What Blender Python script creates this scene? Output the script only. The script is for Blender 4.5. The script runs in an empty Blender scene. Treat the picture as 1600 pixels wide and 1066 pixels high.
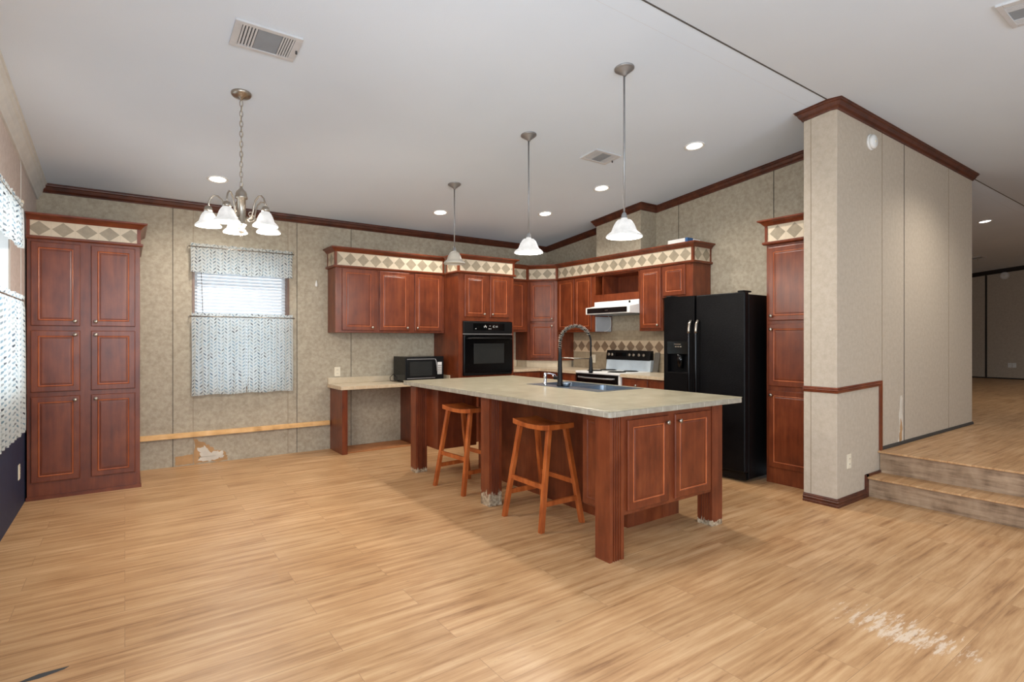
import bpy, math, random
from mathutils import Vector, Matrix
random.seed(7)
S = bpy.context.scene
COL = S.collection
pi = math.pi

# ------------------------------------------------------------------ camera, world, exposure
cam = bpy.data.cameras.new('camera')
cam.sensor_width = 36.0
cam.lens = 846.7 / 1600 * 36.0
cam.shift_y = -3.0 / 1600
cam.clip_start = 0.05
camo = bpy.data.objects.new('camera', cam)
COL.objects.link(camo)
camo.location = (0, 0, 1.34)
HEAD = math.radians(54.4536)            # angle from the viewing axis to +X
camo.rotation_euler = (math.radians(90), 0, HEAD - math.radians(90))
S.camera = camo

S.view_settings.view_transform = 'Standard'
S.view_settings.look = 'None'
S.view_settings.gamma = 1.0
S.view_settings.exposure = 0.58
S.view_settings.use_curve_mapping = False
S.cycles.max_bounces = 10
S.cycles.diffuse_bounces = 6
S.cycles.sample_clamp_indirect = 8.0

W = bpy.data.worlds.new('sky'); S.world = W
W.use_nodes = True
bg = W.node_tree.nodes['Background']
bg.inputs[0].default_value = (0.78, 0.88, 1.0, 1)
bg.inputs[1].default_value = 1.0

def area(name, loc, rot, sx, sy, power, color):
    l = bpy.data.lights.new(name, 'AREA'); l.shape = 'RECTANGLE'
    l.size = sx; l.size_y = sy; l.energy = power; l.color = color
    o = bpy.data.objects.new(name, l); COL.objects.link(o)
    o.location = loc; o.rotation_euler = rot
    return o
R90 = math.radians(90)
DAY = (0.80, 0.90, 1.0)
# daylight at windows, plus fill lamps in openings added out of view
area('daylight_rear_window', (0.2, -2.56, 1.55), (R90, 0, 0), 2.2, 1.5, 62, DAY)
area('fill_rear_opening', (3.4, -2.56, 1.25), (R90, 0, 0), 2.0, 2.1, 34, DAY)  # added fill lamp, no such door seen in the rear wall
area('daylight_left_window', (-0.71, 4.35, 1.62), (R90, 0, -R90), 1.5, 1.3, 4, DAY)
area('fill_left_opening', (-0.64, 0.2, 1.35), (R90, 0, -R90), 2.2, 1.9, 68, DAY)  # added fill lamp on the left, its opening is unseen
area('fill_hall_opening', (8.6, -2.56, 1.75), (R90, 0, 0), 2.0, 1.4, 6, DAY)  # added fill lamp for the hall, its opening is unseen
area('daylight_back_window', (1.07, 6.86, 1.55), (-R90, 0, 0), 0.95, 1.5, 6, DAY)

WARM = (1.0, 0.93, 0.84)

# ------------------------------------------------------------------ materials
def s2l(c):
    return tuple(((x / 255) / 12.92 if x / 255 <= 0.04045 else ((x / 255 + 0.055) / 1.055) ** 2.4) for x in c)
MATS = {}
def newmat(name):
    m = bpy.data.materials.new(name); m.use_nodes = True
    MATS[name] = m
    nt = m.node_tree
    return m, nt, nt.nodes['Principled BSDF']
def N(nt, kind, **kw):
    n = nt.nodes.new(kind)
    for k, v in kw.items():
        setattr(n, k, v)
    return n
def L(nt, a, b): nt.links.new(a, b)
def coords(nt, scale=(1, 1, 1), kind='Object', rot=(0, 0, 0)):
    tc = N(nt, 'ShaderNodeTexCoord'); mp = N(nt, 'ShaderNodeMapping')
    mp.inputs['Scale'].default_value = scale
    mp.inputs['Rotation'].default_value = rot
    L(nt, tc.outputs[kind], mp.inputs['Vector'])
    return mp.outputs['Vector']
def noise(nt, vec, scale, detail=3, rough=0.5):
    n = N(nt, 'ShaderNodeTexNoise'); n.inputs['Scale'].default_value = scale
    n.inputs['Detail'].default_value = detail; n.inputs['Roughness'].default_value = rough
    L(nt, vec, n.inputs['Vector']); return n.outputs['Fac']
def ramp(nt, fac, stops):
    r = N(nt, 'ShaderNodeValToRGB')
    els = r.color_ramp.elements
    while len(els) < len(stops): els.new(0.5)
    for e, (p, c) in zip(els, stops):
        e.position = p; e.color = (*c, 1) if len(c) == 3 else c
    L(nt, fac, r.inputs['Fac']); return r.outputs['Color']
def mix(nt, fac, a, b, mode='MIX'):
    m = N(nt, 'ShaderNodeMix', data_type='RGBA', blend_type=mode)
    for sock, v in ((0, fac), (6, a), (7, b)):
        if isinstance(v, (int, float)): m.inputs[sock].default_value = v
        elif isinstance(v, tuple): m.inputs[sock].default_value = (*v, 1)
        else: L(nt, v, m.inputs[sock])
    return m.outputs[2]
def math_(nt, op, a, b=None, c=None, clamp=False):
    m = N(nt, 'ShaderNodeMath', operation=op); m.use_clamp = clamp
    for i, v in enumerate((a, b, c)):
        if v is None: continue
        if isinstance(v, (int, float)): m.inputs[i].default_value = v
        else: L(nt, v, m.inputs[i])
    return m.outputs[0]
def bump(nt, b, fac, strength=0.2, dist=0.01):
    n = N(nt, 'ShaderNodeBump'); n.inputs['Strength'].default_value = strength
    n.inputs['Distance'].default_value = dist
    L(nt, fac, n.inputs['Height']); L(nt, n.outputs[0], b.inputs['Normal'])
def plain(name, c, rough=0.5, metal=0.0, var=0.06, scale=9, spec=0.5):
    m, nt, b = newmat(name)
    base = s2l(c)
    f = noise(nt, coords(nt), scale)
    lo = tuple(x * (1 - var) for x in base); hi = tuple(min(1, x * (1 + var)) for x in base)
    L(nt, ramp(nt, f, [(0.3, lo), (0.7, hi)]), b.inputs['Base Color'])
    b.inputs['Roughness'].default_value = rough; b.inputs['Metallic'].default_value = metal
    b.inputs['Specular IOR Level'].default_value = spec
    return m
def wood(name, dark, mid, light, rough=0.35, axis='z', chip=0, gscale=1.0):
    m, nt, b = newmat(name)
    sc = {'z': (14, 14, 1.1), 'x': (1.1, 14, 14), 'y': (14, 1.1, 14)}[axis]
    v = coords(nt, tuple(k * gscale for k in sc))
    f = noise(nt, v, 2.2, 5, 0.6)
    v2 = coords(nt, (5, 5, 3)); f2 = noise(nt, v2, 2.0, 5)
    f3 = math_(nt, 'ADD', math_(nt, 'MULTIPLY', f, 0.5), math_(nt, 'MULTIPLY', f2, 0.5))
    col = ramp(nt, f3, [(0.34, s2l(dark)), (0.5, s2l(mid)), (0.68, s2l(light))])
    if chip:
        tc = N(nt, 'ShaderNodeTexCoord'); sp = N(nt, 'ShaderNodeSeparateXYZ'); L(nt, tc.outputs['Object'], sp.inputs[0])
        nn = noise(nt, coords(nt, (22, 22, 8)), 1.6, 4, 0.6)
        h = math_(nt, 'MULTIPLY', nn, 0.22 if chip == 1 else 0.11)
        mask = math_(nt, 'LESS_THAN', sp.outputs['Z'], math_(nt, 'SUBTRACT', h, 0.018))
        chipc = ramp(nt, noise(nt, coords(nt), 40, 4), [(0.35, s2l((120, 100, 78))), (0.6, s2l((190, 172, 146)))])
        col = mix(nt, mask, col, chipc)
    L(nt, col, b.inputs['Base Color'])
    b.inputs['Roughness'].default_value = rough
    return m

CH = ((86, 37, 17), (108, 49, 24), (127, 64, 33))
cherry = wood('cherry_laminate', *CH, rough=0.33)
cherry_h = wood('cherry_laminate_horizontal', *CH, rough=0.33, axis='x')
cherry_chip = wood('cherry_laminate_chipped', *CH, rough=0.4, chip=1)
cherry_chip2 = wood('cherry_laminate_scuffed', *CH, rough=0.4, chip=2)
crownwood = wood('crown_wood', (54, 24, 13), (80, 38, 21), (100, 52, 31), rough=0.45, axis='x')
stoolwood = wood('stool_wood', (118, 52, 20), (160, 80, 34), (192, 108, 54), rough=0.3, gscale=0.8)
railwood = wood('pine', (188, 140, 84), (222, 176, 116), (238, 198, 142), rough=0.6, axis='x')
subfloor = wood('bare_board', (140, 88, 48), (172, 112, 66), (190, 134, 84), rough=0.6, axis='x')

def wallmat(name, a, b_, c, panels=True):
    m, nt, b = newmat(name)
    v = coords(nt)
    f = noise(nt, v, 26, 7, 0.62); g = noise(nt, coords(nt, (60, 60, 30)), 2.5, 2)
    f = math_(nt, 'ADD', math_(nt, 'MULTIPLY', f, 0.8), math_(nt, 'MULTIPLY', g, 0.2))
    L(nt, ramp(nt, f, [(0.36, s2l(a)), (0.5, s2l(b_)), (0.64, s2l(c))]), b.inputs['Base Color'])
    b.inputs['Roughness'].default_value = 0.62
    bump(nt, b, g, 0.08, 0.003)
    return m
wallm = wallmat('mottled_wallboard', (152, 141, 121), (166, 155, 135), (177, 167, 147))
wallpart = wallmat('mottled_wallboard_lit', (176, 163, 145), (183, 170, 152), (189, 177, 160))  # same board as wallm; light on the partition put into the paler colour
wallpink = wallmat('pale_pink_wallboard', (188, 174, 166), (198, 185, 177), (206, 194, 187))
navy = plain('navy_paint', (20, 36, 64), 0.6, var=0.15)
# ceiling
ceilm, nt, b = newmat('ceiling_board')
f = noise(nt, coords(nt), 140, 2); f2 = noise(nt, coords(nt), 0.9, 4)
L(nt, ramp(nt, f2, [(0.3, s2l((212, 224, 236))), (0.7, s2l((218, 229, 240)))]), b.inputs['Base Color'])
b.inputs['Roughness'].default_value = 0.8
bump(nt, b, f, 0.25, 0.002)

# laminate floor
def floormat(name, tint=1.0, damage=True, swap=False):
    m, nt, b = newmat(name)
    v = coords(nt)
    br = N(nt, 'ShaderNodeTexBrick'); br.offset = 0.37; br.offset_frequency = 2; br.squash = 1.0
    br.inputs['Scale'].default_value = 1.0
    br.inputs['Brick Width'].default_value = 1.21
    br.inputs['Row Height'].default_value = 0.193
    br.inputs['Mortar Size'].default_value = 0.0011
    br.inputs['Mortar Smooth'].default_value = 0.2
    br.inputs['Bias'].default_value = 0.0
    br.inputs['Color1'].default_value = (0, 0, 0, 1); br.inputs['Color2'].default_value = (1, 1, 1, 1)
    br.inputs['Mortar'].default_value = (0.5, 0.5, 0.5, 1)
    L(nt, v, br.inputs['Vector'])
    sp = N(nt, 'ShaderNodeSeparateXYZ'); L(nt, v, sp.inputs[0])
    # shift the grain plank by plank
    sh = math_(nt, 'MULTIPLY', br.outputs['Color'], 37.0)
    cx = N(nt, 'ShaderNodeCombineXYZ')
    L(nt, math_(nt, 'ADD', sp.outputs['X'], sh), cx.inputs[0])
    L(nt, math_(nt, 'ADD', sp.outputs['Y'], sh), cx.inputs[1])
    mp = N(nt, 'ShaderNodeMapping'); mp.inputs['Scale'].default_value = (0.9, 15, 1); L(nt, cx.outputs[0], mp.inputs[0])
    g1 = noise(nt, mp.outputs[0], 1.5, 8, 0.68)
    mp2 = N(nt, 'ShaderNodeMapping'); mp2.inputs['Scale'].default_value = (7.0, 20, 1); L(nt, cx.outputs[0], mp2.inputs[0])
    g1.node.inputs['Distortion'].default_value = 0.3
    g0 = noise(nt, v, 3.0, 3, 0.5)
    g1 = math_(nt, 'ADD', math_(nt, 'MULTIPLY', g1, 0.80), math_(nt, 'MULTIPLY', g0, 0.20))
    g2 = noise(nt, mp2.outputs[0], 1.15, 4, 0.6)
    col = ramp(nt, g1, [(0.34, s2l((140, 99, 63))), (0.43, s2l((172, 130, 88))), (0.51, s2l((187, 146, 103))), (0.62, s2l((202, 164, 122)))])
    plank = ramp(nt, br.outputs['Color'], [(0.0, (0.93, 0.92, 0.90)), (1.0, (1.03, 1.03, 1.03))])
    col = mix(nt, 1.0, col, plank, 'MULTIPLY')
    knots = ramp(nt, g2, [(0.66, (0, 0, 0)), (0.76, (1, 1, 1))])
    col = mix(nt, math_(nt, 'MULTIPLY', knots, 0.62), col, s2l((110, 72, 46)))
    col = mix(nt, math_(nt, 'MULTIPLY', br.outputs['Fac'], 0.55), col, s2l((96, 66, 42)))
    if damage:
        # scuffed, worn patch where the print has come off
        dx = math_(nt, 'SUBTRACT', sp.outputs['X'], 2.90); dy = math_(nt, 'SUBTRACT', sp.outputs['Y'], 0.98)
        e = math_(nt, 'ADD', math_(nt, 'POWER', math_(nt, 'DIVIDE', dx, 0.19), 2.0), math_(nt, 'POWER', math_(nt, 'DIVIDE', dy, 0.34), 2.0))
        mp3 = N(nt, 'ShaderNodeMapping'); mp3.inputs['Scale'].default_value = (5, 26, 1); L(nt, v, mp3.inputs[0])
        g3 = noise(nt, mp3.outputs[0], 1.6, 5, 0.7)
        thr = math_(nt, 'ADD', math_(nt, 'MULTIPLY', e, 0.20), 0.42)
        mask = math_(nt, 'MULTIPLY', math_(nt, 'SUBTRACT', g3, thr), 9.0, clamp=True)
        col = mix(nt, math_(nt, 'MULTIPLY', mask, 0.75), col, s2l((222, 204, 182)))
    L(nt, col, b.inputs['Base Color'])
    rr = ramp(nt, g1, [(0.3, (0.42, 0.42, 0.42)), (0.7, (0.33, 0.33, 0.33))])
    L(nt, rr, b.inputs['Roughness'])
    b.inputs['Specular IOR Level'].default_value = 0.45
    bump(nt, b, g1, 0.06, 0.002)
    return m
floorm = floormat('oak_laminate_floor')
floorup = floormat('oak_laminate_floor_upper', damage=False)
greyoak = wood('grey_oak_laminate', (104, 80, 58), (150, 124, 98), (180, 154, 126), rough=0.5, axis='y', gscale=1.6)

def countermat(name, a, b_, c):
    m, nt, b = newmat(name)
    f = noise(nt, coords(nt, (1, 1, 1)), 7, 6, 0.65); f2 = noise(nt, coords(nt, (1.5, 9, 1)), 2, 3)
    f = math_(nt, 'ADD', math_(nt, 'MULTIPLY', f, 0.7), math_(nt, 'MULTIPLY', f2, 0.3))
    L(nt, ramp(nt, f, [(0.34, s2l(a)), (0.5, s2l(b_)), (0.66, s2l(c))]), b.inputs['Base Color'])
    b.inputs['Roughness'].default_value = 0.28
    return m
counterm = countermat('beige_laminate_worktop', (148, 140, 118), (166, 158, 134), (180, 173, 151))
counterp = countermat('pale_laminate_worktop', (182, 167, 141), (196, 180, 154), (206, 192, 168))
# tiled edge band
def edgemat(name, a, b_):
    m, nt, b = newmat(name)
    tc = N(nt, 'ShaderNodeTexCoord'); sp = N(nt, 'ShaderNodeSeparateXYZ'); L(nt, tc.outputs['Object'], sp.inputs[0])
    s = math_(nt, 'ADD', sp.outputs['X'], sp.outputs['Y'])
    fr = math_(nt, 'FRACT', math_(nt, 'DIVIDE', s, 0.145))
    mask = math_(nt, 'LESS_THAN', fr, 0.035)
    f = noise(nt, coords(nt), 22, 4)
    base = ramp(nt, f, [(0.35, s2l(a)), (0.65, s2l(b_))])
    L(nt, mix(nt, math_(nt, 'MULTIPLY', mask, 0.6), base, s2l((206, 200, 188))), b.inputs['Base Color'])
    b.inputs['Roughness'].default_value = 0.3
    return m
edgem = edgemat('tiled_edge_band', (146, 140, 126), (164, 158, 144))
edgep = edgemat('tiled_edge_band_pale', (190, 168, 138), (206, 186, 156))

def diamondmat(name, ca, cb, grout, rough=0.4):
    m, nt, b = newmat(name)
    uv = N(nt, 'ShaderNodeUVMap'); sp = N(nt, 'ShaderNodeSeparateXYZ'); L(nt, uv.outputs[0], sp.inputs[0])
    u, v = sp.outputs['X'], sp.outputs['Y']
    fu = math_(nt, 'ABSOLUTE', math_(nt, 'SUBTRACT', math_(nt, 'FRACT', u), 0.5))
    fv = math_(nt, 'ABSOLUTE', math_(nt, 'SUBTRACT', v, 0.5))
    d = math_(nt, 'ADD', fu, fv)                       # < .5 inside the diamond
    mask = math_(nt, 'MULTIPLY', math_(nt, 'SUBTRACT', 0.478, d), 60.0, clamp=True)
    lines = math_(nt, 'GREATER_THAN', fu, 0.485)
    n1 = noise(nt, coords(nt), 26, 5, 0.6); n2 = noise(nt, coords(nt), 5, 2)
    A = ramp(nt, math_(nt, 'ADD', math_(nt, 'MULTIPLY', n1, 0.6), math_(nt, 'MULTIPLY', n2, 0.4)), [(0.35, s2l(tuple(x * 0.88 for x in ca))), (0.65, s2l(ca))])
    B = ramp(nt, n1, [(0.35, s2l(tuple(x * 0.96 for x in cb))), (0.65, s2l(cb))])
    c = mix(nt, mask, B, A)
    c = mix(nt, math_(nt, 'MULTIPLY', lines, 0.5), c, s2l(grout))
    L(nt, c, b.inputs['Base Color']); b.inputs['Roughness'].default_value = rough
    return m
diamond = diamondmat('diamond_tiles', (158, 146, 124), (206, 192, 168), (186, 172, 148))
diamond_b = diamondmat('diamond_tiles_backsplash', (142, 118, 94), (206, 184, 154), (186, 166, 138))
# plain square tiles on the backsplash
tilem, nt, b = newmat('backsplash_tiles')
br = N(nt, 'ShaderNodeTexBrick'); br.offset = 0.0
for k, v_ in (('Scale', 1.0), ('Brick Width', 0.105), ('Row Height', 0.115), ('Mortar Size', 0.0018)): br.inputs[k].default_value = v_
br.inputs['Color1'].default_value = (*s2l((150, 134, 110)), 1); br.inputs['Color2'].default_value = (*s2l((168, 152, 126)), 1)
br.inputs['Mortar'].default_value = (*s2l((128, 114, 94)), 1)
uvn = N(nt, 'ShaderNodeUVMap'); L(nt, uvn.outputs[0], br.inputs['Vector'])
nn = noise(nt, coords(nt), 22, 5)
L(nt, mix(nt, 0.35, br.outputs['Color'], ramp(nt, nn, [(0.3, s2l((132, 116, 94))), (0.7, s2l((184, 168, 142)))])), b.inputs['Base Color'])
b.inputs['Roughness'].default_value = 0.45

# curtain fabric: chevron columns of small leaves
clothm, nt, b = newmat('leaf_print_cotton')
uv = N(nt, 'ShaderNodeUVMap'); sp = N(nt, 'ShaderNodeSeparateXYZ'); L(nt, uv.outputs[0], sp.inputs[0])
cu = math_(nt, 'DIVIDE', sp.outputs['X'], 0.086)
ff = math_(nt, 'SUBTRACT', math_(nt, 'FRACT', cu), 0.5)
af = math_(nt, 'ABSOLUTE', ff)
colid = math_(nt, 'FLOOR', math_(nt, 'MULTIPLY', cu, 2.0))
vv = math_(nt, 'ADD', math_(nt, 'DIVIDE', sp.outputs['Y'], 0.036), math_(nt, 'MULTIPLY', af, 1.8))
vv = math_(nt, 'ADD', vv, math_(nt, 'MULTIPLY', math_(nt, 'SINE', math_(nt, 'MULTIPLY', colid, 2.7)), 0.35))
row = math_(nt, 'FLOOR', vv)
fv = math_(nt, 'ABSOLUTE', math_(nt, 'SUBTRACT', math_(nt, 'FRACT', vv), 0.5))
# leaf: ellipse in (af around .25, fv)
ex = math_(nt, 'DIVIDE', math_(nt, 'SUBTRACT', af, 0.25), 0.18); ey = math_(nt, 'DIVIDE', fv, 0.21)
el = math_(nt, 'ADD', math_(nt, 'MULTIPLY', ex, ex), math_(nt, 'MULTIPLY', ey, ey))
leaf = math_(nt, 'LESS_THAN', el, 1.0)
cv = N(nt, 'ShaderNodeCombineXYZ'); L(nt, colid, cv.inputs[0]); L(nt, row, cv.inputs[1])
wn = N(nt, 'ShaderNodeTexWhiteNoise', noise_dimensions='2D'); L(nt, cv.outputs[0], wn.inputs['Vector'])
leafc = N(nt, 'ShaderNodeValToRGB'); leafc.color_ramp.interpolation = 'CONSTANT'
els = leafc.color_ramp.elements
stops = [(0.0, (28, 36, 52)), (0.20, (128, 160, 176)), (0.45, (60, 88, 108)), (0.60, (160, 168, 166)), (0.8, (110, 142, 158))]
while len(els) < len(stops): els.new(0.9)
for e_, (p_, c_) in zip(els, stops): e_.position = p_; e_.color = (*s2l(c_), 1)
L(nt, wn.outputs['Value'], leafc.inputs[0])
wn2 = N(nt, 'ShaderNodeTexWhiteNoise', noise_dimensions='2D'); cv2 = N(nt, 'ShaderNodeVectorMath', operation='ADD'); L(nt, cv.outputs[0], cv2.inputs[0]); cv2.inputs[1].default_value = (17.3, 5.1, 0); L(nt, cv2.outputs[0], wn2.inputs['Vector'])
leaf = math_(nt, 'MULTIPLY', leaf, math_(nt, 'ADD', 0.5, math_(nt, 'MULTIPLY', wn2.outputs['Value'], 0.5)))
cc = mix(nt, math_(nt, 'MULTIPLY', leaf, 0.95), s2l((226, 230, 228)), leafc.outputs[0])
L(nt, cc, b.inputs['Base Color']); b.inputs['Roughness'].default_value = 0.85
tr = N(nt, 'ShaderNodeBsdfTranslucent'); L(nt, cc, tr.inputs[0])
ms = N(nt, 'ShaderNodeMixShader'); ms.inputs[0].default_value = 0.6
out = nt.nodes['Material Output']
L(nt, b.outputs[0], ms.inputs[1]); L(nt, tr.outputs[0], ms.inputs[2]); L(nt, ms.outputs[0], out.inputs[0])

def translucent(name, c, f=0.5, rough=0.5):
    m, nt, b = newmat(name)
    cc = ramp(nt, noise(nt, coords(nt), 12), [(0.3, tuple(x * 0.96 for x in s2l(c))), (0.7, s2l(c))])
    L(nt, cc, b.inputs['Base Color']); b.inputs['Roughness'].default_value = rough
    t = N(nt, 'ShaderNodeBsdfTranslucent'); L(nt, cc, t.inputs[0])
    ms = N(nt, 'ShaderNodeMixShader'); ms.inputs[0].default_value = f
    L(nt, b.outputs[0], ms.inputs[1]); L(nt, t.outputs[0], ms.inputs[2])
    L(nt, ms.outputs[0], nt.nodes['Material Output'].inputs[0])
    return m
slatm = translucent('white_vinyl_slats', (222, 226, 230), 0.30)
def emis(name, c, strength, base=(150, 148, 144)):
    m, nt, b = newmat(name)
    b.inputs['Base Color'].default_value = (*s2l(base), 1)
    cc = ramp(nt, noise(nt, coords(nt), 30, 3), [(0.3, tuple(x * 0.72 for x in c)), (0.7, c)])
    L(nt, cc, b.inputs['Emission Color']); b.inputs['Emission Strength'].default_value = strength
    b.inputs['Roughness'].default_value = 0.3
    return m
shade_on = emis('lit_alabaster_glass', (1.0, 0.985, 0.96), 0.45)
lens_on = emis('lit_lens', (1.0, 0.96, 0.88), 6.0)
shade_off = translucent('unlit_alabaster_glass', (206, 200, 188), 0.25, 0.3)
nickel = plain('brushed_nickel', (168, 160, 148), 0.32, 0.95, scale=30)
nickel_d = plain('aged_nickel', (150, 150, 150), 0.45, 0.7, scale=30)
chrome = plain('chrome', (214, 218, 224), 0.14, 1.0, scale=30)
steel = plain('stainless_steel', (120, 132, 144), 0.33, 0.95, scale=40)
black = plain('black_enamel', (5, 5, 6), 0.2, spec=0.3)
blackm = plain('matt_black', (9, 9, 10), 0.45, spec=0.25)
blackglass = plain('dark_glass', (10, 11, 11), 0.1, spec=0.4)
winglass = plain('smoked_window_glass', (40, 41, 40), 0.25, spec=0.3)
fridgem, nt, b = newmat('textured_black_fridge')
b.inputs['Base Color'].default_value = (*s2l((10, 10, 12)), 1)
b.inputs['Roughness'].default_value = 0.34
b.inputs['Specular IOR Level'].default_value = 0.15
vo = N(nt, 'ShaderNodeTexVoronoi'); vo.inputs['Scale'].default_value = 170; L(nt, coords(nt), vo.inputs['Vector'])
L(nt, ramp(nt, noise(nt, coords(nt), 4), [(0.3, (0.0015, 0.0015, 0.002)), (0.7, (0.004, 0.004, 0.0045))]), b.inputs['Base Color'])
bump(nt, b, vo.outputs['Distance'], 0.55, 0.002)
white = plain('white_enamel', (232, 232, 228), 0.3)
whitep = plain('white_plastic', (226, 226, 222), 0.45)
ivory = plain('ivory_plastic', (222, 212, 190), 0.45)
pale = plain('pale_grey_sheet', (178, 182, 188), 0.35)
ventm = plain('vent_metal', (196, 198, 200), 0.5)
ventd = plain('vent_dark', (60, 60, 60), 0.8)
ventg = plain('vent_filter', (140, 148, 156), 0.7)
seam = plain('dark_seam_gap', (56, 50, 44), 0.9)  # dark brown for board joints, socket slots, toe kicks and hall baseboards
seamc = plain('ceiling_seam_gap', (84, 82, 80), 0.9)
seaml = plain('wall_batten', (146, 130, 108), 0.6)
kraft = plain('torn_kraft_paper', (176, 138, 96), 0.9, var=0.15)
gyp = plain('exposed_gypsum', (206, 198, 184), 0.9, var=0.12)
wtrim = plain('white_trim', (206, 206, 202), 0.5)
bluem = plain('blue_print', (40, 86, 136), 0.5)
casing = wood('window_casing', (74, 48, 34), (104, 72, 52), (126, 92, 68))
rangeb = plain('range_white_blue', (196, 208, 216), 0.3)
greyslab = plain('grey_board', (104, 98, 88), 0.5)
glassm, nt, b = newmat('window_glass')
b.inputs['Transmission Weight'].default_value = 1.0; b.inputs['Roughness'].default_value = 0.0
b.inputs['IOR'].default_value = 1.02
L(nt, ramp(nt, noise(nt, coords(nt), 2), [(0.3, (0.97, 0.98, 0.98)), (0.7, (0.98, 1, 1))]), b.inputs['Base Color'])

# ------------------------------------------------------------------ mesh builder
class Fr:
    """local frame: u along the front, d outward towards the viewer side, z up"""
    def __init__(s, o, U, Nn): s.o = Vector(o); s.U = Vector(U); s.N = Vector(Nn)
    def __call__(s, u, d, z): return s.o + s.U * u + s.N * d + Vector((0, 0, z))
FA = Fr((0, 0, 0), (1, 0, 0), (0, -1, 0))      # fronts facing -Y : u=x, d=-y
FB = Fr((0, 0, 0), (0, 1, 0), (-1, 0, 0))      # fronts facing -X : u=y, d=-x
XYZ = Fr((0, 0, 0), (1, 0, 0), (0, 1, 0))      # plain x, y, z
class MB:
    def __init__(s): s.v = []; s.f = []; s.sm = []; s.uv = {}
    def face(s, pts, smooth=False, uvs=None):
        i = len(s.v); s.v += [Vector(p) for p in pts]
        s.f.append(tuple(range(i, i + len(pts)))); s.sm.append(smooth)
        if uvs: s.uv[len(s.f) - 1] = uvs
    def box(s, fr, u0, u1, d0, d1, z0, z1, uvf=None):
        P = [fr(u, d, z) for z in (z0, z1) for d in (d0, d1) for u in (u0, u1)]
        i = len(s.v); s.v += P
        raw = [(u, d, z) for z in (z0, z1) for d in (d0, d1) for u in (u0, u1)]
        for q in ((0, 1, 3, 2), (4, 6, 7, 5), (0, 4, 5, 1), (2, 3, 7, 6), (0, 2, 6, 4), (1, 5, 7, 3)):
            s.f.append(tuple(i + k for k in q)); s.sm.append(False)
            if uvf: s.uv[len(s.f) - 1] = [uvf(*raw[k]) for k in q]
        return s
    def b(s, x0, x1, y0, y1, z0, z1): return s.box(XYZ, x0, x1, y0, y1, z0, z1)
    def quad_strip(s, rings, closed=True, smooth=True, caps=(True, True)):
        i0 = len(s.v); n = len(rings[0])
        for r in rings: s.v += [Vector(p) for p in r]
        for k in range(len(rings) - 1):
            for j in range(n if closed else n - 1):
                a = i0 + k * n + j; b_ = i0 + k * n + (j + 1) % n
                s.f.append((a, b_, b_ + n, a + n)); s.sm.append(smooth)
        if caps[0]: s.f.append(tuple(i0 + j for j in reversed(range(n)))); s.sm.append(False)
        if caps[1]: s.f.append(tuple(i0 + (len(rings) - 1) * n + j for j in range(n))); s.sm.append(False)
        return s
    def lathe(s, prof, c=(0, 0, 0), n=24, caps=(True, True), M=None):
        """prof: (radius, z) pairs"""
        rings = []
        for r, z in prof:
            ring = []
            for k in range(n):
                a = 2 * pi * k / n; p = Vector((r * math.cos(a), r * math.sin(a), z))
                if M: p = M @ p
                ring.append(p + Vector(c))
            rings.append(ring)
        return s.quad_strip(rings, caps=caps)
    def tube(s, pts, r, n=10, caps=True, closed=False, up=None):
        pts = [Vector(p) for p in pts]; rings = []
        nrm = None
        for k, p in enumerate(pts):
            if closed: t = pts[(k + 1) % len(pts)] - pts[k - 1]
            else: t = pts[min(k + 1, len(pts) - 1)] - pts[max(k - 1, 0)]
            t.normalize()
            if nrm is None:
                ref = Vector(up) if up else (Vector((0, 0, 1)) if abs(t.z) < 0.9 else Vector((1, 0, 0)))
                nrm = (ref - t * ref.dot(t)).normalized()
            else: nrm = (nrm - t * nrm.dot(t)).normalized()
            bi = t.cross(nrm)
            rr = r(k / max(1, len(pts) - 1)) if callable(r) else r
            rings.append([p + nrm * (rr * math.cos(2 * pi * j / n)) + bi * (rr * math.sin(2 * pi * j / n)) for j in range(n)])
        if closed: rings.append(rings[0])
        return s.quad_strip(rings, caps=(caps and not closed,) * 2)
    def bar(s, a, b_, w, h, up=(0, 0, 1)):
        a, b_ = Vector(a), Vector(b_); t = (b_ - a).normalized(); upv = Vector(up)
        x = t.cross(upv)
        if x.length < 1e-4: x = Vector((1, 0, 0))
        x.normalize(); y = x.cross(t)
        ring = lambda p: [p + x * (sx * w / 2) + y * (sy * h / 2) for sx, sy in ((-1, -1), (1, -1), (1, 1), (-1, 1))]
        return s.quad_strip([ring(a), ring(b_)], smooth=False)
    def prism(s, poly, axis, a, b_):
        """poly of 2D points extruded along axis x|y|z"""
        def P(p, t): return {'x': (t, p[0], p[1]), 'y': (p[0], t, p[1]), 'z': (p[0], p[1], t)}[axis]
        return s.quad_strip([[P(p, a) for p in poly], [P(p, b_) for p in poly]], smooth=False)
    def rings_panel(s, fr, u0, u1, z0, z1, prof):
        """raised panel door: prof list of (inset, depth)"""
        rs = []
        for ins, d in prof:
            rs.append([fr(u0 + ins, d, z0 + ins), fr(u1 - ins, d, z0 + ins), fr(u1 - ins, d, z1 - ins), fr(u0 + ins, d, z1 - ins)])
        return s.quad_strip(rs, smooth=False)
    def rings_open(s, fr, u0, u1, z0, z1, prof):
        rs = []
        for ins, d in prof:
            rs.append([fr(u0 + ins, d, z0 + ins), fr(u1 - ins, d, z0 + ins), fr(u1 - ins, d, z1 - ins), fr(u0 + ins, d, z1 - ins)])
        return s.quad_strip(rs, smooth=False, caps=(False, False))
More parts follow.
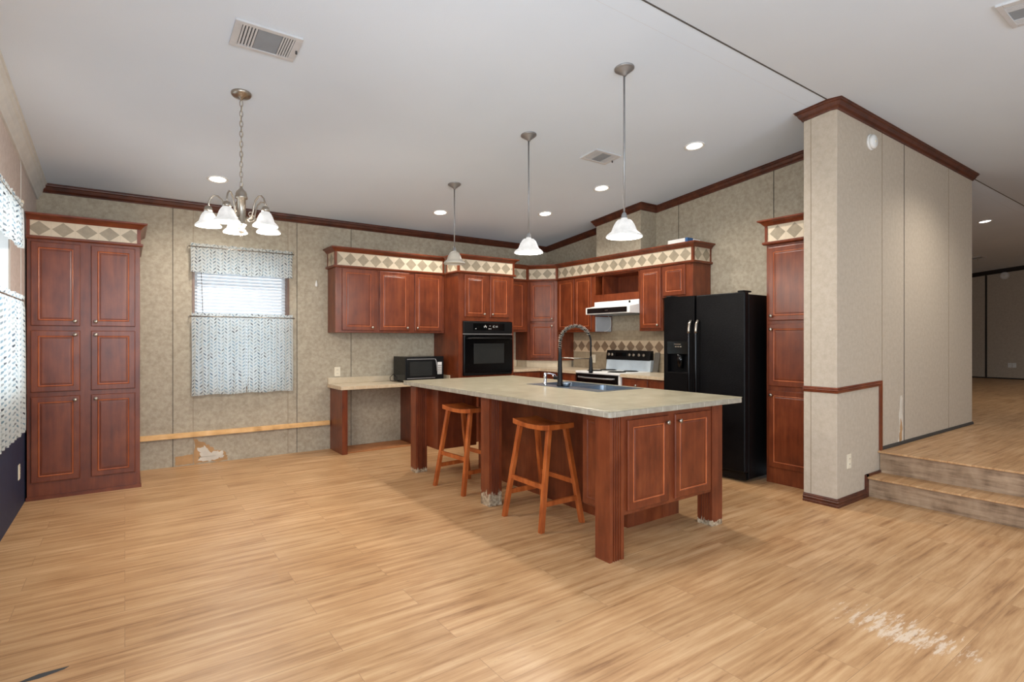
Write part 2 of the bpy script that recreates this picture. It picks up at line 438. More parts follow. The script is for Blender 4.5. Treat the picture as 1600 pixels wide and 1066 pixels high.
    def sweep(s, path, prof):
        """profile (out, h) swept along 3D path, out to the right of travel in plan, mitred"""
        path = [Vector(p) for p in path]; ns = []
        for k in range(len(path) - 1):
            d = path[k + 1] - path[k]; v = Vector((d.y, -d.x, 0)); v.normalize(); ns.append(v)
        rings = []
        for k, p in enumerate(path):
            if k == 0: m = ns[0]
            elif k == len(path) - 1: m = ns[-1]
            else:
                a, b_ = ns[k - 1], ns[k]; m = a + b_
                m = m / (1 + a.dot(b_)) if 1 + a.dot(b_) > 0.05 else a
            rings.append([p + m * o + Vector((0, 0, h)) for o, h in prof])
        return s.quad_strip(rings, smooth=False)
    def build(s, name, mat, parent=None, label=None, bevel=0, kind=None, seg=2, local=False):
        off = Vector((0, 0, 0))
        if parent is not None and not local:
            q = parent
            while q is not None: off += q.location; q = q.parent
        me = bpy.data.meshes.new(name)
        me.from_pydata([tuple(v - off) for v in s.v], [], s.f)
        me.update()
        import bmesh
        bm = bmesh.new(); bm.from_mesh(me)
        bmesh.ops.recalc_face_normals(bm, faces=bm.faces)
        bm.to_mesh(me); bm.free()
        if s.uv:
            ul = me.uv_layers.new(name='UVMap')
            # face order is preserved; loops may be flipped, so match by vertex
            for fi, uvs in s.uv.items():
                mp = dict(zip(s.f[fi], uvs))
                for li in me.polygons[fi].loop_indices:
                    ul.data[li].uv = mp[me.loops[li].vertex_index]
        me.polygons.foreach_set('use_smooth', s.sm)
        me.materials.append(mat)
        o = bpy.data.objects.new(name, me); COL.objects.link(o)
        if parent is not None: o.parent = parent
        if label: o['label'] = label
        if kind: o['kind'] = kind
        if bevel:
            md = o.modifiers.new('bevel', 'BEVEL'); md.width = bevel; md.segments = seg
            md.limit_method = 'ANGLE'; md.angle_limit = math.radians(40); md.harden_normals = False
        return o
def thing(name, label, cat, loc=(0, 0, 0), rotz=0, group=None):
    o = bpy.data.objects.new(name, None); COL.objects.link(o)
    o.empty_display_size = 0.1
    o.location = loc; o.rotation_euler = (0, 0, rotz)
    o['label'] = label; o['category'] = cat
    if group: o['group'] = group
    return o
def solo(o, label, cat, group=None):
    o['label'] = label; o['category'] = cat
    if group: o['group'] = group
    return o
def dup(r0, loc, rotz, label=None, group=None):
    r = r0.copy(); COL.objects.link(r); r.location = loc; r.rotation_euler = (0, 0, rotz)
    if label: r['label'] = label
    if group: r['group'] = group
    for ch in list(r0.children):
        c = ch.copy(); COL.objects.link(c); c.parent = r
        for g in list(ch.children):
            d = g.copy(); COL.objects.link(d); d.parent = c
    return r

# ------------------------------------------------------------------ the room shell
XL, YA, XB, XF, YR = -0.67, 6.68, 5.45, 17.6, 2.05
YB = -2.6
UP = 0.36
def cz(y): return 2.79 + 0.099 * (YA - y) if y >= YR else 2.79 + 0.099 * (YA - YR) - 0.099 * (YR - y)
def st(mb, name, mat, bevel=0, parent=None): return mb.build(name, mat, parent, kind='structure', bevel=bevel)

st(MB().b(XL - .2, 5.20, YB - .2, YA + .2, -0.1, 0), 'floor', floorm)
st(MB().b(5.42, XF + .2, YB - .2, YA + .2, 0.2, UP), 'floor_upper', floorup)
# two laminate steps up to the hall
sm = MB()
sm.b(5.15, 5.42, YB, 1.995, 0.0, 0.155)
o = st(sm, 'floor_step_riser', greyoak, 0.003)
st(MB().b(5.40, 5.43, YB, 1.995, 0.17, 0.345), 'floor_step_riser', greyoak)
st(MB().b(5.125, 5.41, YB, 1.999, 0.155, 0.170), 'floor_step_tread', floorup, 0.003)
st(MB().b(5.365, 5.50, YB, 1.999, 0.3455, 0.3615), 'floor_step_tread', floorup, 0.003)
st(MB().b(5.10, 5.152, 1.985, 1.999, 0.0, 0.19).b(5.11, 5.40, 1.985, 1.999, 0.17, 0.19), 'trim_5', crownwood)

# ceiling: two slopes
cm = MB()
cm.prism([(YB - .2, cz(YB - .2)), (YR, cz(YR)), (YA + .2, cz(YA + .2)), (YA + .2, cz(YA + .2) + .15), (YR, cz(YR) + .15), (YB - .2, cz(YB - .2) + .15)], 'x', XL - .2, XF + .2)
st(cm, 'ceiling', ceilm)
st(MB().b(XL, XF, YR - 0.005, YR + 0.005, cz(YR) - 0.0035, cz(YR) + 0.002), 'trim_6', seamc)
def cslab(x0, x1, y0, y1, t):      # slab lying on the slope
    return MB().prism([(y0, cz(y0) - t), (y1, cz(y1) - t), (y1, cz(y1) + .001), (y0, cz(y0) + .001)], 'x', x0, x1)
st(cslab(XL, XF, 2.1893, 2.1907, .0003), 'trim_7', ventm)

def wall_with_hole(fr, u0, u1, z0, ztop, d0, d1, hu0, hu1, hz0, hz1, mat, name):
    m = MB()
    m.box(fr, u0, hu0, d0, d1, z0, ztop); m.box(fr, hu1, u1, d0, d1, z0, ztop)
    m.box(fr, hu0, hu1, d0, d1, z0, hz0); m.box(fr, hu0, hu1, d0, d1, hz1, ztop)
    return st(m, name, mat)
# wall A (back, facing the camera) with window_1
WX0, WX1, WZ0, WZ1 = 0.602, 1.545, 0.80, 2.30
wall_with_hole(FA, XL - .2, XF + .2, 0, 2.84, -(YA + .2), -YA, WX0, WX1, WZ0, WZ1, wallm, 'wall_back')
# left wall with window_2, navy paint below
LY0, LY1, LZ0, LZ1 = 3.55, 5.16, 0.95, 2.28
m = MB()
zt = 3.30
m.box(FB, 1.3, LY0, -XL, -XL + .2, .88, zt); m.box(FB, LY1, YA + .2, -XL, -XL + .2, .88, zt)
m.box(FB, LY0, LY1, -XL, -XL + .2, .88, LZ0); m.box(FB, LY0, LY1, -XL, -XL + .2, LZ1, zt)
m.box(FB, YB - .2, -0.95, -XL, -XL + .2, .88, zt); m.box(FB, -0.95, 1.3, -XL, -XL + .2, 2.35, zt)
st(m, 'wall_left', wallpink)
m = MB()
m.box(FB, 1.3, YA + .2, -XL, -XL + .2, 0, .88); m.box(FB, YB - .2, -0.95, -XL, -XL + .2, 0, .88)
m.box(FB, -0.95, 1.3, -XL, -XL + .2, 0, .36)
st(m, 'wall_left_lower', navy)
# rear wall behind the viewer, with two openings, and the far end wall
m = MB()
for (u0, u1, z0, z1) in ((XL - .2, -.95, 0, 3.3), (1.35, 2.35, 0, 3.3), (4.45, 7.55, 0, 3.3), (9.65, XF + .2, 0, 3.3), (-.95, 1.35, 0, .75), (-.95, 1.35, 2.35, 3.3), (2.35, 4.45, 2.35, 3.3), (2.35, 4.45, 0, .15), (7.55, 9.65, 0, 1.0), (7.55, 9.65, 2.5, 3.3)):
    m.b(max(u0, XL - .2), u1, YB - .2, YB, z0, z1)
st(m, 'wall_rear', wallpart)
st(MB().prism([(YB, UP), (YA, UP), (YA, cz(YA)), (YR, cz(YR) + .02), (YB, cz(YB))], 'x', XF, XF + .2), 'wall_far', wallpart)
# wall B behind the range
st(MB().prism([(2.26, 0), (YA, 0), (YA, cz(YA) + .01), (2.26, cz(2.26) + .01)], 'x', XB, XB + .12), 'wall_right', wallm)
# duct chase
st(MB().prism([(4.50, 2.40), (5.27, 2.40), (5.27, cz(5.27) + .01), (4.50, cz(4.50) + .01)], 'x', 5.16, XB), 'wall_duct_chase', wallm)
# partition
PX0, PX1, PY0, PY1 = 4.60, 7.95, 2.00, 2.26
st(MB().prism([(PY0, 0), (PY1, 0), (PY1, cz(PY1) + .01), (YR, cz(YR) + .01), (PY0, cz(PY0) + .01)], 'x', PX0, PX1), 'wall_partition', wallpart, 0.003)
st(MB().prism([(PY1, UP), (YA, UP), (YA, cz(YA) + .01), (PY1, cz(PY1) + .01)], 'x', PX1 - .12, PX1), 'wall_hall', wallpart)

# crown moulding
CR = [(0, -.078), (.010, -.078), (.014, -.068), (.028, -.052), (.040, -.026), (.050, -.020), (.052, -.008), (.060, -.006), (.060, .003), (0, .003)]
path = [(XL, YA), (XB, YA), (XB, 5.27), (5.16, 5.27), (5.16, 4.50), (XB, 4.50), (XB, PY1)]
st(MB().sweep([(x, y, cz(y)) for x, y in path], CR), 'trim_1', crownwood)
path = [(XB, PY1), (PX0, PY1), (PX0, YR), (PX0, PY0), (PX1, PY0), (PX1, YR), (PX1, PY1 + .5)]
st(MB().sweep([(x, y, cz(y)) for x, y in path], CR), 'trim_2', crownwood)
CW = [(o_ * 1.35, h * 1.9) for o_, h in CR]
st(MB().sweep([(XL, YB, cz(YB)), (XL, YR, cz(YR)), (XL, YA, cz(YA))], CW), 'trim_3', wtrim)
st(MB().sweep([(XF, YA, cz(YA)), (XF, YR, cz(YR)), (XF, YB, cz(YB))], [(a, h * 1.3) for a, h in CR]), 'trim_4', plain('black_crown', (26, 22, 20), 0.5))
# baseboards and chair rail of the partition
BB = [(0, 0), (.018, 0), (.018, .018), (.013, .022), (.013, .030), (.017, .034), (.017, .042), (.012, .046), (.012, .056), (.006, .068), (0, .068)]
st(MB().sweep([(PX0, PY1, 0), (PX0, PY0, 0), (5.12, PY0, 0)], BB), 'baseboard_partition', crownwood)
st(MB().sweep([(5.42, PY0, UP), (PX1, PY0, UP), (PX1, 4.0, UP)], [(0, 0), (.012, 0), (.012, .02), (.004, .03), (0, .03)]), 'baseboard_hall', seam)
st(MB().sweep([(XF, YA, UP), (XF, YB, UP)], [(0, 0), (.012, 0), (.012, .03), (0, .03)]), 'baseboard_far', seam)
RL = [(0, -.023), (.010, -.023), (.016, -.012), (.012, -.008), (.018, .0), (.012, .008), (.016, .012), (.010, .023), (0, .023)]
st(MB().sweep([(PX0, PY1, .930), (PX0, PY0, .930), (5.40, PY0, .952)], RL), 'trim_8', cherry_h)
st(MB().b(5.39, 5.43, 1.984, 2.001, .362, .975), 'trim_9', cherry)
# wall seams (gaps and battens between wallboard sheets)
k = 10
for x in (.409, .594, 1.553, 1.653, 2.30):
    z0 = 0
    st(MB().b(x - .0025, x + .0025, YA - .0025, YA + .001, .0, 2.72), 'trim_%d' % k, seam if x not in (.594, 1.553) else seaml); k += 1
for y in (4.16, 2.98):
    st(MB().b(XB - .0025, XB + .001, y - .003, y + .003, .0, cz(y) - .07), 'trim_%d' % k, seam); k += 1
for x, mt in ((5.455, seaml), (5.953, seam), (7.162, seaml)):
    st(MB().b(x - .003, x + .003, PY0 - .0025, PY0 + .001, UP, cz(PY0) - .07), 'trim_%d' % k, mt); k += 1
st(MB().b(PX0 - .002, PX0 + .001, 2.199, 2.203, .07, 3.17), 'trim_%d' % k, seaml); k += 1
for y in (5.75,):
    st(MB().b(XL - .001, XL + .0035, y - .006, y + .006, .88, 2.72), 'trim_%d' % k, wtrim); k += 1
for y in (4.15,):
    st(MB().b(XF - .01, XF, y - .02, y + .02, UP, cz(y) - .08), 'trim_%d' % k, seam); k += 1

# torn spots on the wallboards (thin sheets of paper and gypsum)
def ragged(fr, cu, cz_, pts, d, jit=.01, n=6):
    rnd = random.Random(int(cu * 1000) + len(pts))
    out = []
    for i, p in enumerate(pts):
        q = pts[(i + 1) % len(pts)]
        for k_ in range(n):
            t = k_ / n
            out.append((p[0] + (q[0] - p[0]) * t + rnd.uniform(-jit, jit), p[1] + (q[1] - p[1]) * t + rnd.uniform(-jit, jit)))
    m_ = MB()
    m_.quad_strip([[fr(u, d, z) for u, z in out], [fr(u, d + .0015, z) for u, z in out]], smooth=False)
    return m_
st(ragged(FA, .4, 0, [(.43, .012), (.597, .012), (.597, .115), (.43, .10)], -YA, .003), 'trim_%d' % k, kraft); k += 1
st(ragged(FA, .6, 0, [(.600, .012), (.93, .014), (.90, .10), (.78, .15), (.70, .22), (.602, .275)], -YA, .012), 'trim_%d' % k, kraft); k += 1
st(ragged(FA, .7, 0, [(.64, .03), (.78, .02), (.90, .06), (.85, .12), (.76, .11), (.70, .19), (.63, .17), (.66, .10)], -YA + .0016, .014), 'trim_%d' % k, gyp); k += 1
st(ragged(FA, .5, 0, [(5.80, .385), (5.915, .385), (5.915, .80), (5.87, .81), (5.83, .62), (5.86, .5)], -PY0, .012), 'trim_%d' % k, gyp); k += 1
st(ragged(FA, .51, 0, [(5.84, .39), (5.90, .39), (5.90, .55), (5.86, .6)], -PY0 + .0016, .01), 'trim_%d' % k, kraft); k += 1

st(MB().quad_strip([[(x, y, z) for x, y in ((-.36, 2.83), (-.28, 2.862), (-.185, 2.860), (-.20, 2.845), (-.276, 2.825))] for z in (.0002, .0012)], smooth=False), 'trim_%d' % k, ventd); k += 1

# pine batten along the back wall
solo(MB().b(.115, 2.028, YA - .040, YA - .001, .300, .350).build('wall_batten', railwood, bevel=.002),
     'long pine board fixed low along the back wall below the window', 'board')
# bare strip of board on the floor below the desk
solo(MB().b(2.105, 2.955, 6.27, 6.675, .001, .012).build('floor_board', subfloor),
     'bare brown wooden board lying on the floor under the desk', 'board')

# ------------------------------------------------------------------ windows
w = st(MB().b(WX0 - .018, WX0 + .004, YA - .012, YA + .15, WZ0, WZ1).b(WX1 - .004, WX1 + .018, YA - .012, YA + .15, WZ0, WZ1).b(WX0 - .018, WX1 + .018, YA - .012, YA + .15, WZ1 - .004, WZ1 + .02).b(WX0 - .018, WX1 + .018, YA - .012, YA + .15, WZ0 - .02, WZ0 + .004), 'window_1', casing)
MB().b(WX0 + .004, WX0 + .04, YA + .10, YA + .14, WZ0, WZ1).b(WX1 - .04, WX1 - .004, YA + .10, YA + .14, WZ0, WZ1).b(WX0, WX1, YA + .10, YA + .14, WZ1 - .04, WZ1).b(WX0, WX1, YA + .10, YA + .14, WZ0, WZ0 + .04).b(WX0, WX1, YA + .10, YA + .14, 1.53, 1.57).build('window_frame', whitep, w)
MB().b(WX0 + .03, WX1 - .03, YA + .118, YA + .122, WZ0 + .03, WZ1 - .03).build('window_pane', glassm, w)
bl = thing('window_blind', 'white horizontal slat blind in the window between the leaf print curtains', 'blind', (1.07, YA + .06, WZ0))
m = MB()
z = WZ0 + .03
while z < WZ1 - .05:
    m.quad_strip([[(x, YA + .045, z - .017), (x, YA + .052, z - .004), (x, YA + .064, z + .014), (x, YA + .066, z + .013), (x, YA + .054, z - .005), (x, YA + .047, z - .018)] for x in (WX0 + .008, WX1 - .012)], smooth=False)
    z += .036
m.build('slats', slatm, bl)
MB().b(WX0 + .006, WX1 - .006, YA + .03, YA + .08, WZ1 - .05, WZ1 - .004).build('head_rail', whitep, bl)
for x in (.75, 1.38): MB().b(x - .001, x + .001, YA + .040, YA + .043, WZ0, WZ1 - .04).build('ladder_cord', whitep, bl)
MB().tube([(.665, YA + .03, 2.25), (.668, YA - .01, 2.05), (.69, YA - .012, 1.40)], .003, 6).build('tilt_wand', greyslab, bl, label='grey tilt wand')

w = st(MB().box(FB, LY0 - .02, LY0 + .04, -XL - .02, -XL + .12, LZ0, LZ1).box(FB, LY1 - .09, LY1, -XL - .015, -XL + .12, LZ0, LZ1).box(FB, LY0, LY1, -XL - .015, -XL + .12, LZ1 - .05, LZ1).box(FB, LY0, LY1, -XL - .015, -XL + .12, LZ0, LZ0 + .05), 'window_2', wtrim)
MB().box(FB, LY0 + .04, LY1 - .09, -XL + .08, -XL + .085, LZ0 + .05, LZ1 - .05).build('window_pane', glassm, w)
def winframe(fr, u0, u1, z0, z1, d, name, cross=True):
    t = .06
    m_ = MB().box(fr, u0, u0 + t, d, d + .08, z0, z1).box(fr, u1 - t, u1, d, d + .08, z0, z1).box(fr, u0, u1, d, d + .08, z1 - t, z1).box(fr, u0, u1, d, d + .08, z0, z0 + t)
    if cross: m_.box(fr, (u0 + u1) / 2 - .03, (u0 + u1) / 2 + .03, d, d + .08, z0, z1)
    return st(m_, name, wtrim)
winframe(FA, -.95 + .12, 1.35, .75, 2.35, -YB + .05, 'window_3')
winframe(FA, 2.35, 4.45, .15, 2.35, -YB + .05, 'window_added_4')  # unseen opening added for the second rear fill lamp
winframe(FA, 7.55, 9.65, 1.0, 2.5, -YB + .05, 'window_added_5')  # unseen opening added for the hall fill lamp
winframe(FB, -.95, 1.3, .36, 2.35, -XL + .05, 'window_added_6')  # unseen opening added for the left fill lamp

# curtains
def curtain(name, label, fr, u0, u1, z0, z1, d, folds, amp, group, header=.03, wavy=.008, seed=1, split=None):
    rnd = random.Random(seed); ph = [rnd.uniform(0, 6.28) for _ in range(5)]
    nu, nz = int((u1 - u0) * 170), 22
    rows = []; uvs = []
    wid = (u1 - u0) * 1.25
    for j in range(nz + 1):
        t = j / nz; row = []; uvr = []
        for i in range(nu + 1):
            q = i / nu; s_ = q * folds * 2 * pi
            a = amp * (0.55 + 0.45 * t if t < .85 else 1)
            dd = d + a * (math.sin(s_ + .8 * math.sin(s_ * .31 + ph[0])) * .6 + .4 * math.sin(s_ * 1.9 + ph[1] + 1.2 * (1 - t)))
            zz = z1 - (z1 - z0) * t
            if t == 0: zz += wavy * abs(math.sin(s_ * .37 + ph[2])) + .3 * wavy * math.sin(s_ * 1.3)
            if t == 1: zz += wavy * .6 * math.sin(s_ * .2 + ph[3])
            if abs(z1 - zz - header) < (z1 - z0) / nz * .8: dd = d + (dd - d) * .3
            uu = u0 + (u1 - u0) * q + .006 * math.sin(s_ * .5 + 3 * t) * t
            row.append(fr(uu, dd, zz)); uvr.append((q * wid, zz))
        rows.append(row); uvs.append(uvr)
    m_ = MB()
    for j in range(nz):
        for i in range(nu):
            pass
    base = 0
    for r in rows: m_.v += r
    n_ = nu + 1
    for j in range(nz):
        for i in range(nu):
            q4 = (j * n_ + i, j * n_ + i + 1, (j + 1) * n_ + i + 1, (j + 1) * n_ + i)
            m_.f.append(q4); m_.sm.append(True)
            m_.uv[len(m_.f) - 1] = [uvs[j][i], uvs[j][i + 1], uvs[j + 1][i + 1], uvs[j + 1][i]]
    root = thing(name, label, 'curtain', fr((u0 + u1) / 2, d, z0), group=group)
    m_.build('curtain_cloth', clothm, root)
    MB().tube([fr(u0 - .02, d, z1 - header), fr(u1 + .02, d, z1 - header)], .006, 8).build('curtain_rod', nickel, root)
    for u in (u0 - .018, u1 + .018):
        MB().tube([fr(u, d, z1 - header), fr(u, (-YA if fr is FA else -XL), z1 - header)], .006, 8).build('rod_bracket', whitep, root)
    return root
curtain('window_valance', 'short leaf print valance across the top of the back wall window', FA, .562, 1.585, 2.045, 2.350, -YA + .075, 15, .014, 'leaf print curtains of the back window', seed=2)
curtain('cafe_curtain', 'left half of the leaf print cafe curtain on the back wall window', FA, .572, 1.099, .742, 1.612, -YA + .065, 8, .018, 'leaf print curtains of the back window', seed=3)
curtain('cafe_curtain', 'right half of the leaf print cafe curtain on the back wall window', FA, 1.103, 1.592, .742, 1.612, -YA + .065, 8, .018, 'leaf print curtains of the back window', seed=4)
curtain('window_valance', 'leaf print valance on the left wall window, cut by the photo edge', FB, 3.4, 5.06, 1.975, 2.285, -XL - .085, 20, .018, 'leaf print curtains of the left window', seed=5)
curtain('cafe_curtain', 'long leaf print cafe curtain on the left wall above the navy paint', FB, 3.4, 5.13, .69, 1.64, -XL - .085, 20, .022, 'leaf print curtains of the left window', seed=6)

# ------------------------------------------------------------------ outlets and small wall things
def outlet(fr, u, z, d, label, slots=True, mat=ivory):
    r = thing('wall_outlet', label, 'outlet', fr(u, d, z))
    MB().box(fr, u - .036, u + .036, d, d + .006, z - .058, z + .058).build('cover_plate', mat, r, bevel=.002)
    if slots:
        for dz in (-.022, .022):
            f_ = MB().box(fr, u - .017, u + .017, d + .006, d + .009, z + dz - .015, z + dz + .015).build('socket', mat, r, bevel=.002)
            MB().box(fr, u - .008, u - .005, d + .0085, d + .0095, z + dz - .004, z + dz + .006).box(fr, u + .005, u + .008, d + .0085, d + .0095, z + dz - .004, z + dz + .006).build('slot', seam, f_)
    return r
outlet(FA, 2.129, .938, -YA, 'ivory double outlet on the back wall just above the desk')
outlet(FA, 4.804, .343, -PY0, 'pale double outlet low on the partition beside the steps')
outlet(Fr((0, 0, 0), (0, 1, 0), (1, 0, 0)), 5.64, .308, XL, 'ivory outlet on the navy painted part of the left wall')
outlet(FB, 5.596, 1.061, -5.43, 'ivory double outlet in the tiled backsplash left of the range')
outlet(FB, 3.70, .70, -XF, 'small white outlet on the far end wall of the hall', mat=whitep)
outlet(FB, 3.62, .70, -XF, 'small white plate right of the outlet on the far end wall', slots=False, mat=whitep)
m = MB().lathe([(.0, 0), (.010, 0), (.015, .012), (.014, .03), (.009, .055), (.003, .075), (0, .078)], (1.875, YA - .008, 1.97), 14)
solo(m.build('wall_hook', whitep), 'small white teardrop shaped hook on the back wall left of the wall cabinets', 'hook')
m = MB().tube([(XL + .005, 5.70, 2.80), (XL + .006, 5.70, 2.42)], .002, 5)
r = thing('blind_cord', 'thin white cord with a knob hanging on the left wall', 'cord', (XL + .005, 5.70, 2.42))
m.build('cord', whitep, r); MB().lathe([(0, -.02), (.012, -.015), (.012, .005), (.004, .015), (0, .016)], (XL + .0135, 5.70, 2.42), 12).build('pull_knob', ivory, r)

def detector(c, M, rad, label):
    r = thing('smoke_detector', label, 'smoke detector', c)
    MB().lathe([(0, 0), (rad, 0), (rad, .012), (rad * .94, .016)], c, 28, M=M).build('mounting_plate', whitep, r)
    MB().lathe([(rad * .9, .014), (rad * .88, .034), (rad * .72, .044), (0, .046)], c, 28, M=M, caps=(True, False)).build('housing', whitep, r)
    MB().lathe([(rad * .18, .044), (rad * .16, .050), (0, .05)], c, 12, M=M, caps=(True, False)).build('test_button', ivory, r)
detector((5.205, PY0, 3.028), Matrix.Rotation(R90, 4, 'X'), .068, 'round white smoke detector high on the partition under the crown')
detector((XF, 3.80, 2.90), Matrix.Rotation(-R90, 4, 'Y'), .09, 'small white detector on the far end wall of the hall')

# ------------------------------------------------------------------ ceiling vents
def vent(x0, x1, y0, y1, label, center=True, nsl=5, lever=True):
    """register on the slope; long side along x"""
    r = thing('ceiling_vent', label, 'vent', ((x0 + x1) / 2, (y0 + y1) / 2, cz((y0 + y1) / 2)))
    def slab(a0, a1, b0, b1, t0, t1):
        return MB().prism([(b0, cz(b0) - t1), (b1, cz(b1) - t1), (b1, cz(b1) - t0), (b0, cz(b0) - t0)], 'x', a0, a1)
    bw = .028
    fm = MB()
    for a0, a1, b0, b1 in ((x0, x1, y0, y0 + bw), (x0, x1, y1 - bw, y1), (x0, x0 + bw * 1.4, y0 + bw, y1 - bw), (x1 - bw * 1.4, x1, y0 + bw, y1 - bw)):
        q = slab(a0, a1, b0, b1, -.001, .012); i0 = len(fm.v); fm.v += q.v; fm.f += [tuple(i0 + i for i in f_) for f_ in q.f]; fm.sm += q.sm
    fm.build('frame', ventm, r, bevel=.002)
    slab(x0 + bw, x1 - bw, y0 + bw, y1 - bw, .0, .002).build('backing', ventd, r)
    L_ = x1 - x0
    c0, c1 = x0 + L_ * .34, x0 + L_ * .70
    slab(c0, c1, y0 + bw, y1 - bw, .002, .008).build('centre_grille', ventg, r)
    for a, b_ in ((x0 + bw * 1.4, c0), (c1, x1 - bw * 1.4)):
        for k_ in range(nsl):
            xc = a + (b_ - a) * (k_ + .5) / nsl
            w_ = (b_ - a) / nsl * .30
            slab(xc - w_, xc + w_, y0 + bw, y1 - bw, .003, .011).build('slat', ventm, r)
    if lever: slab(x1 - .016, x1 - .006, (y0 + y1) / 2 - .004, (y0 + y1) / 2 + .004, .01, .03).build('damper_lever', ventd, r)
vent(.50, .862, 3.328, 3.585, 'grey louvred ceiling vent left of the ceiling seam near the chandelier')
vent(3.53, 3.862, 3.605, 3.825, 'small grey ceiling vent between two pendant lights over the island')
vent(3.80, 4.14, .60, .86, 'ceiling vent on the near slope at the top right corner')
vent(14.7, 15.1, 3.55, 3.85, 'distant ceiling vent over the hall beyond the partition')

# ------------------------------------------------------------------ lamps
def light(kind, name, loc, energy, color, parent=None, **kw):
    l = bpy.data.lights.new(name, kind); l.energy = energy; l.color = color
    for k_, v_ in kw.items(): setattr(l, k_, v_)
    o_ = bpy.data.objects.new(name, l); COL.objects.link(o_)
    if parent: o_.parent = parent; o_.location = Vector(loc) - parent.location
    else: o_.location = loc
    return o_
TILT = math.atan(.099)
def downlight(x, y, label, on=True, power=48):
    z = cz(y)
    r = thing('recessed_light', label, 'ceiling light', (x, y, z), group='recessed lights in the sloped ceiling')
    s = -1 if y >= YR else 1
    M = Matrix.Rotation(s * TILT, 4, 'X')
    MB().lathe([(.092, .002), (.092, -.006), (.085, -.010), (.070, -.004), (.068, .002)], (x, y, z), 36, caps=(False, False), M=M).build('trim_ring', whitep, r)
    MB().lathe([(0, -.003), (.069, -.003), (.069, .0)], (x, y, z), 36, caps=(False, False), M=M).build('lens', lens_on, r)
    light('SPOT', 'bulb', (x, y, z - .03), power, WARM, r, spot_size=math.radians(150), spot_blend=.8, shadow_soft_size=.06)
downlight(.723, 5.858, 'round recessed ceiling light just behind the chandelier')
downlight(3.106, 5.839, 'round recessed ceiling light nearest the back wall above the wall oven')
downlight(4.321, 5.324, 'round recessed ceiling light beside the middle pendant rod')
downlight(4.321, 4.331, 'round recessed ceiling light below the small ceiling vent')
downlight(4.321, 3.122, 'largest looking recessed ceiling light, right of the pendants')
downlight(11.012, 2.611, 'distant recessed ceiling light over the hall beyond the partition', power=24)

downlight(6.30, 1.00, 'recessed ceiling light on the near slope washing the partition', power=60)

downlight(11.0, .90, 'added unseen ceiling light on the near slope brightening the hall', power=50)  # lamp added out of view to brighten the hall
downlight(14.8, .90, 'added unseen ceiling light on the near slope brightening the far end of the hall', power=50)  # second lamp added out of view, lifts the far hall

def bell(r0, h, r1, c):
    """alabaster bell shade, open below; c = top centre"""
    pr = [(r0, 0), (r0 * 1.05, -.015 * h / .15), (r1 * .36, -.10 * h), (r1 * .46, -.20 * h), (r1 * .55, -.34 * h), (r1 * .62, -.49 * h), (r1 * .67, -.62 * h), (r1 * .705, -.70 * h), (r1 * .74, -.73 * h), (r1 * .84, -.80 * h), (r1 * .95, -.89 * h), (r1, -.96 * h), (r1 * .985, -h)]
    inn = [(max(a - .004, .003), z_) for a, z_ in reversed(pr)]
    return MB().lathe(pr + inn, c, 32, caps=(False, False))
def pendant(x, y, ztop_sh, on, label, rad=.125, h=.130):
    z = cz(y)
    r = thing('pendant_light', label, 'pendant light', (x, y, z), group='pendant lights over the island')
    M = Matrix.Rotation(-TILT, 4, 'X')
    MB().lathe([(.068, .002), (.068, -.006), (.060, -.012), (.052, -.014), (.048, -.022), (.036, -.026), (.030, -.036), (.016, -.042), (.012, -.055), (0, -.055)], (x, y, z), 32, caps=(True, False), M=M).build('canopy', nickel_d, r)
    MB().tube([(x, y, z - .05), (x, y, ztop_sh + .02)], .0065, 10).build('rod', nickel_d if not on else nickel_d, r)
    MB().lathe([(.008, .04), (.016, .03), (.020, .012), (.022, 0), (.022, -.006), (0, -.006)], (x, y, ztop_sh), 20, caps=(True, False)).build('socket_cup', nickel_d, r)
    bell(.022, h, rad, (x, y, ztop_sh)).build('glass_shade', shade_on if on else shade_off, r, label='lit white bell shade' if on else 'unlit white bell shade')
    if on:
        MB().lathe([(0, -.045), (.012, -.05), (.024, -.075), (.028, -.10), (.020, -.12), (0, -.13)], (x, y, ztop_sh), 16, caps=(False, False)).build('light_bulb', lens_on, r)
        light('POINT', 'bulb', (x, y, ztop_sh - h - .02), 18, WARM, r, shadow_soft_size=.05)
    return r
pendant(2.805, 4.962, 2.262, False, 'unlit pendant light, farthest of the three over the island', rad=.115, h=.135)
pendant(2.81, 3.688, 2.207, True, 'lit pendant light in the middle of the row over the island')
pendant(2.785, 2.575, 2.168, True, 'lit pendant light nearest the fridge, hanging lowest and largest')

# chandelier
CX, CY = .656, 4.142; CZ = cz(CY)
ch = thing('chandelier', 'five arm brushed nickel chandelier with lit white bell shades on a chain', 'chandelier', (CX, CY, CZ))
MB().lathe([(.064, .004), (.066, -.008), (.058, -.020), (.038, -.028), (.014, -.034), (.008, -.048), (0, -.048)], (CX, CY, CZ), 32, caps=(True, False), M=Matrix.Rotation(-TILT, 4, 'X')).build('canopy', nickel, ch)
cm_ = MB(); z = CZ - .05; kk = 0
while z > 2.405:
    z1 = z - .043
    a = pi / 2 * (kk % 2)
    pts = []
    for j in range(14):
        t = 2 * pi * j / 14
        pts.append((CX + .010 * math.cos(t) * math.cos(a), CY + .010 * math.cos(t) * math.sin(a), (z + z1) / 2 + .0235 * math.sin(t)))
    cm_.tube(pts, .0024, 6, closed=True)
    z = z1 + .008; kk += 1
cm_.build('chain', nickel, ch)
MB().tube([(CX + .006 * math.sin(i * .9), CY + .004 * math.cos(i * .9), CZ - .05 - (CZ - .05 - 2.39) * i / 24) for i in range(25)], .0022, 6).build('cord', ivory, ch)
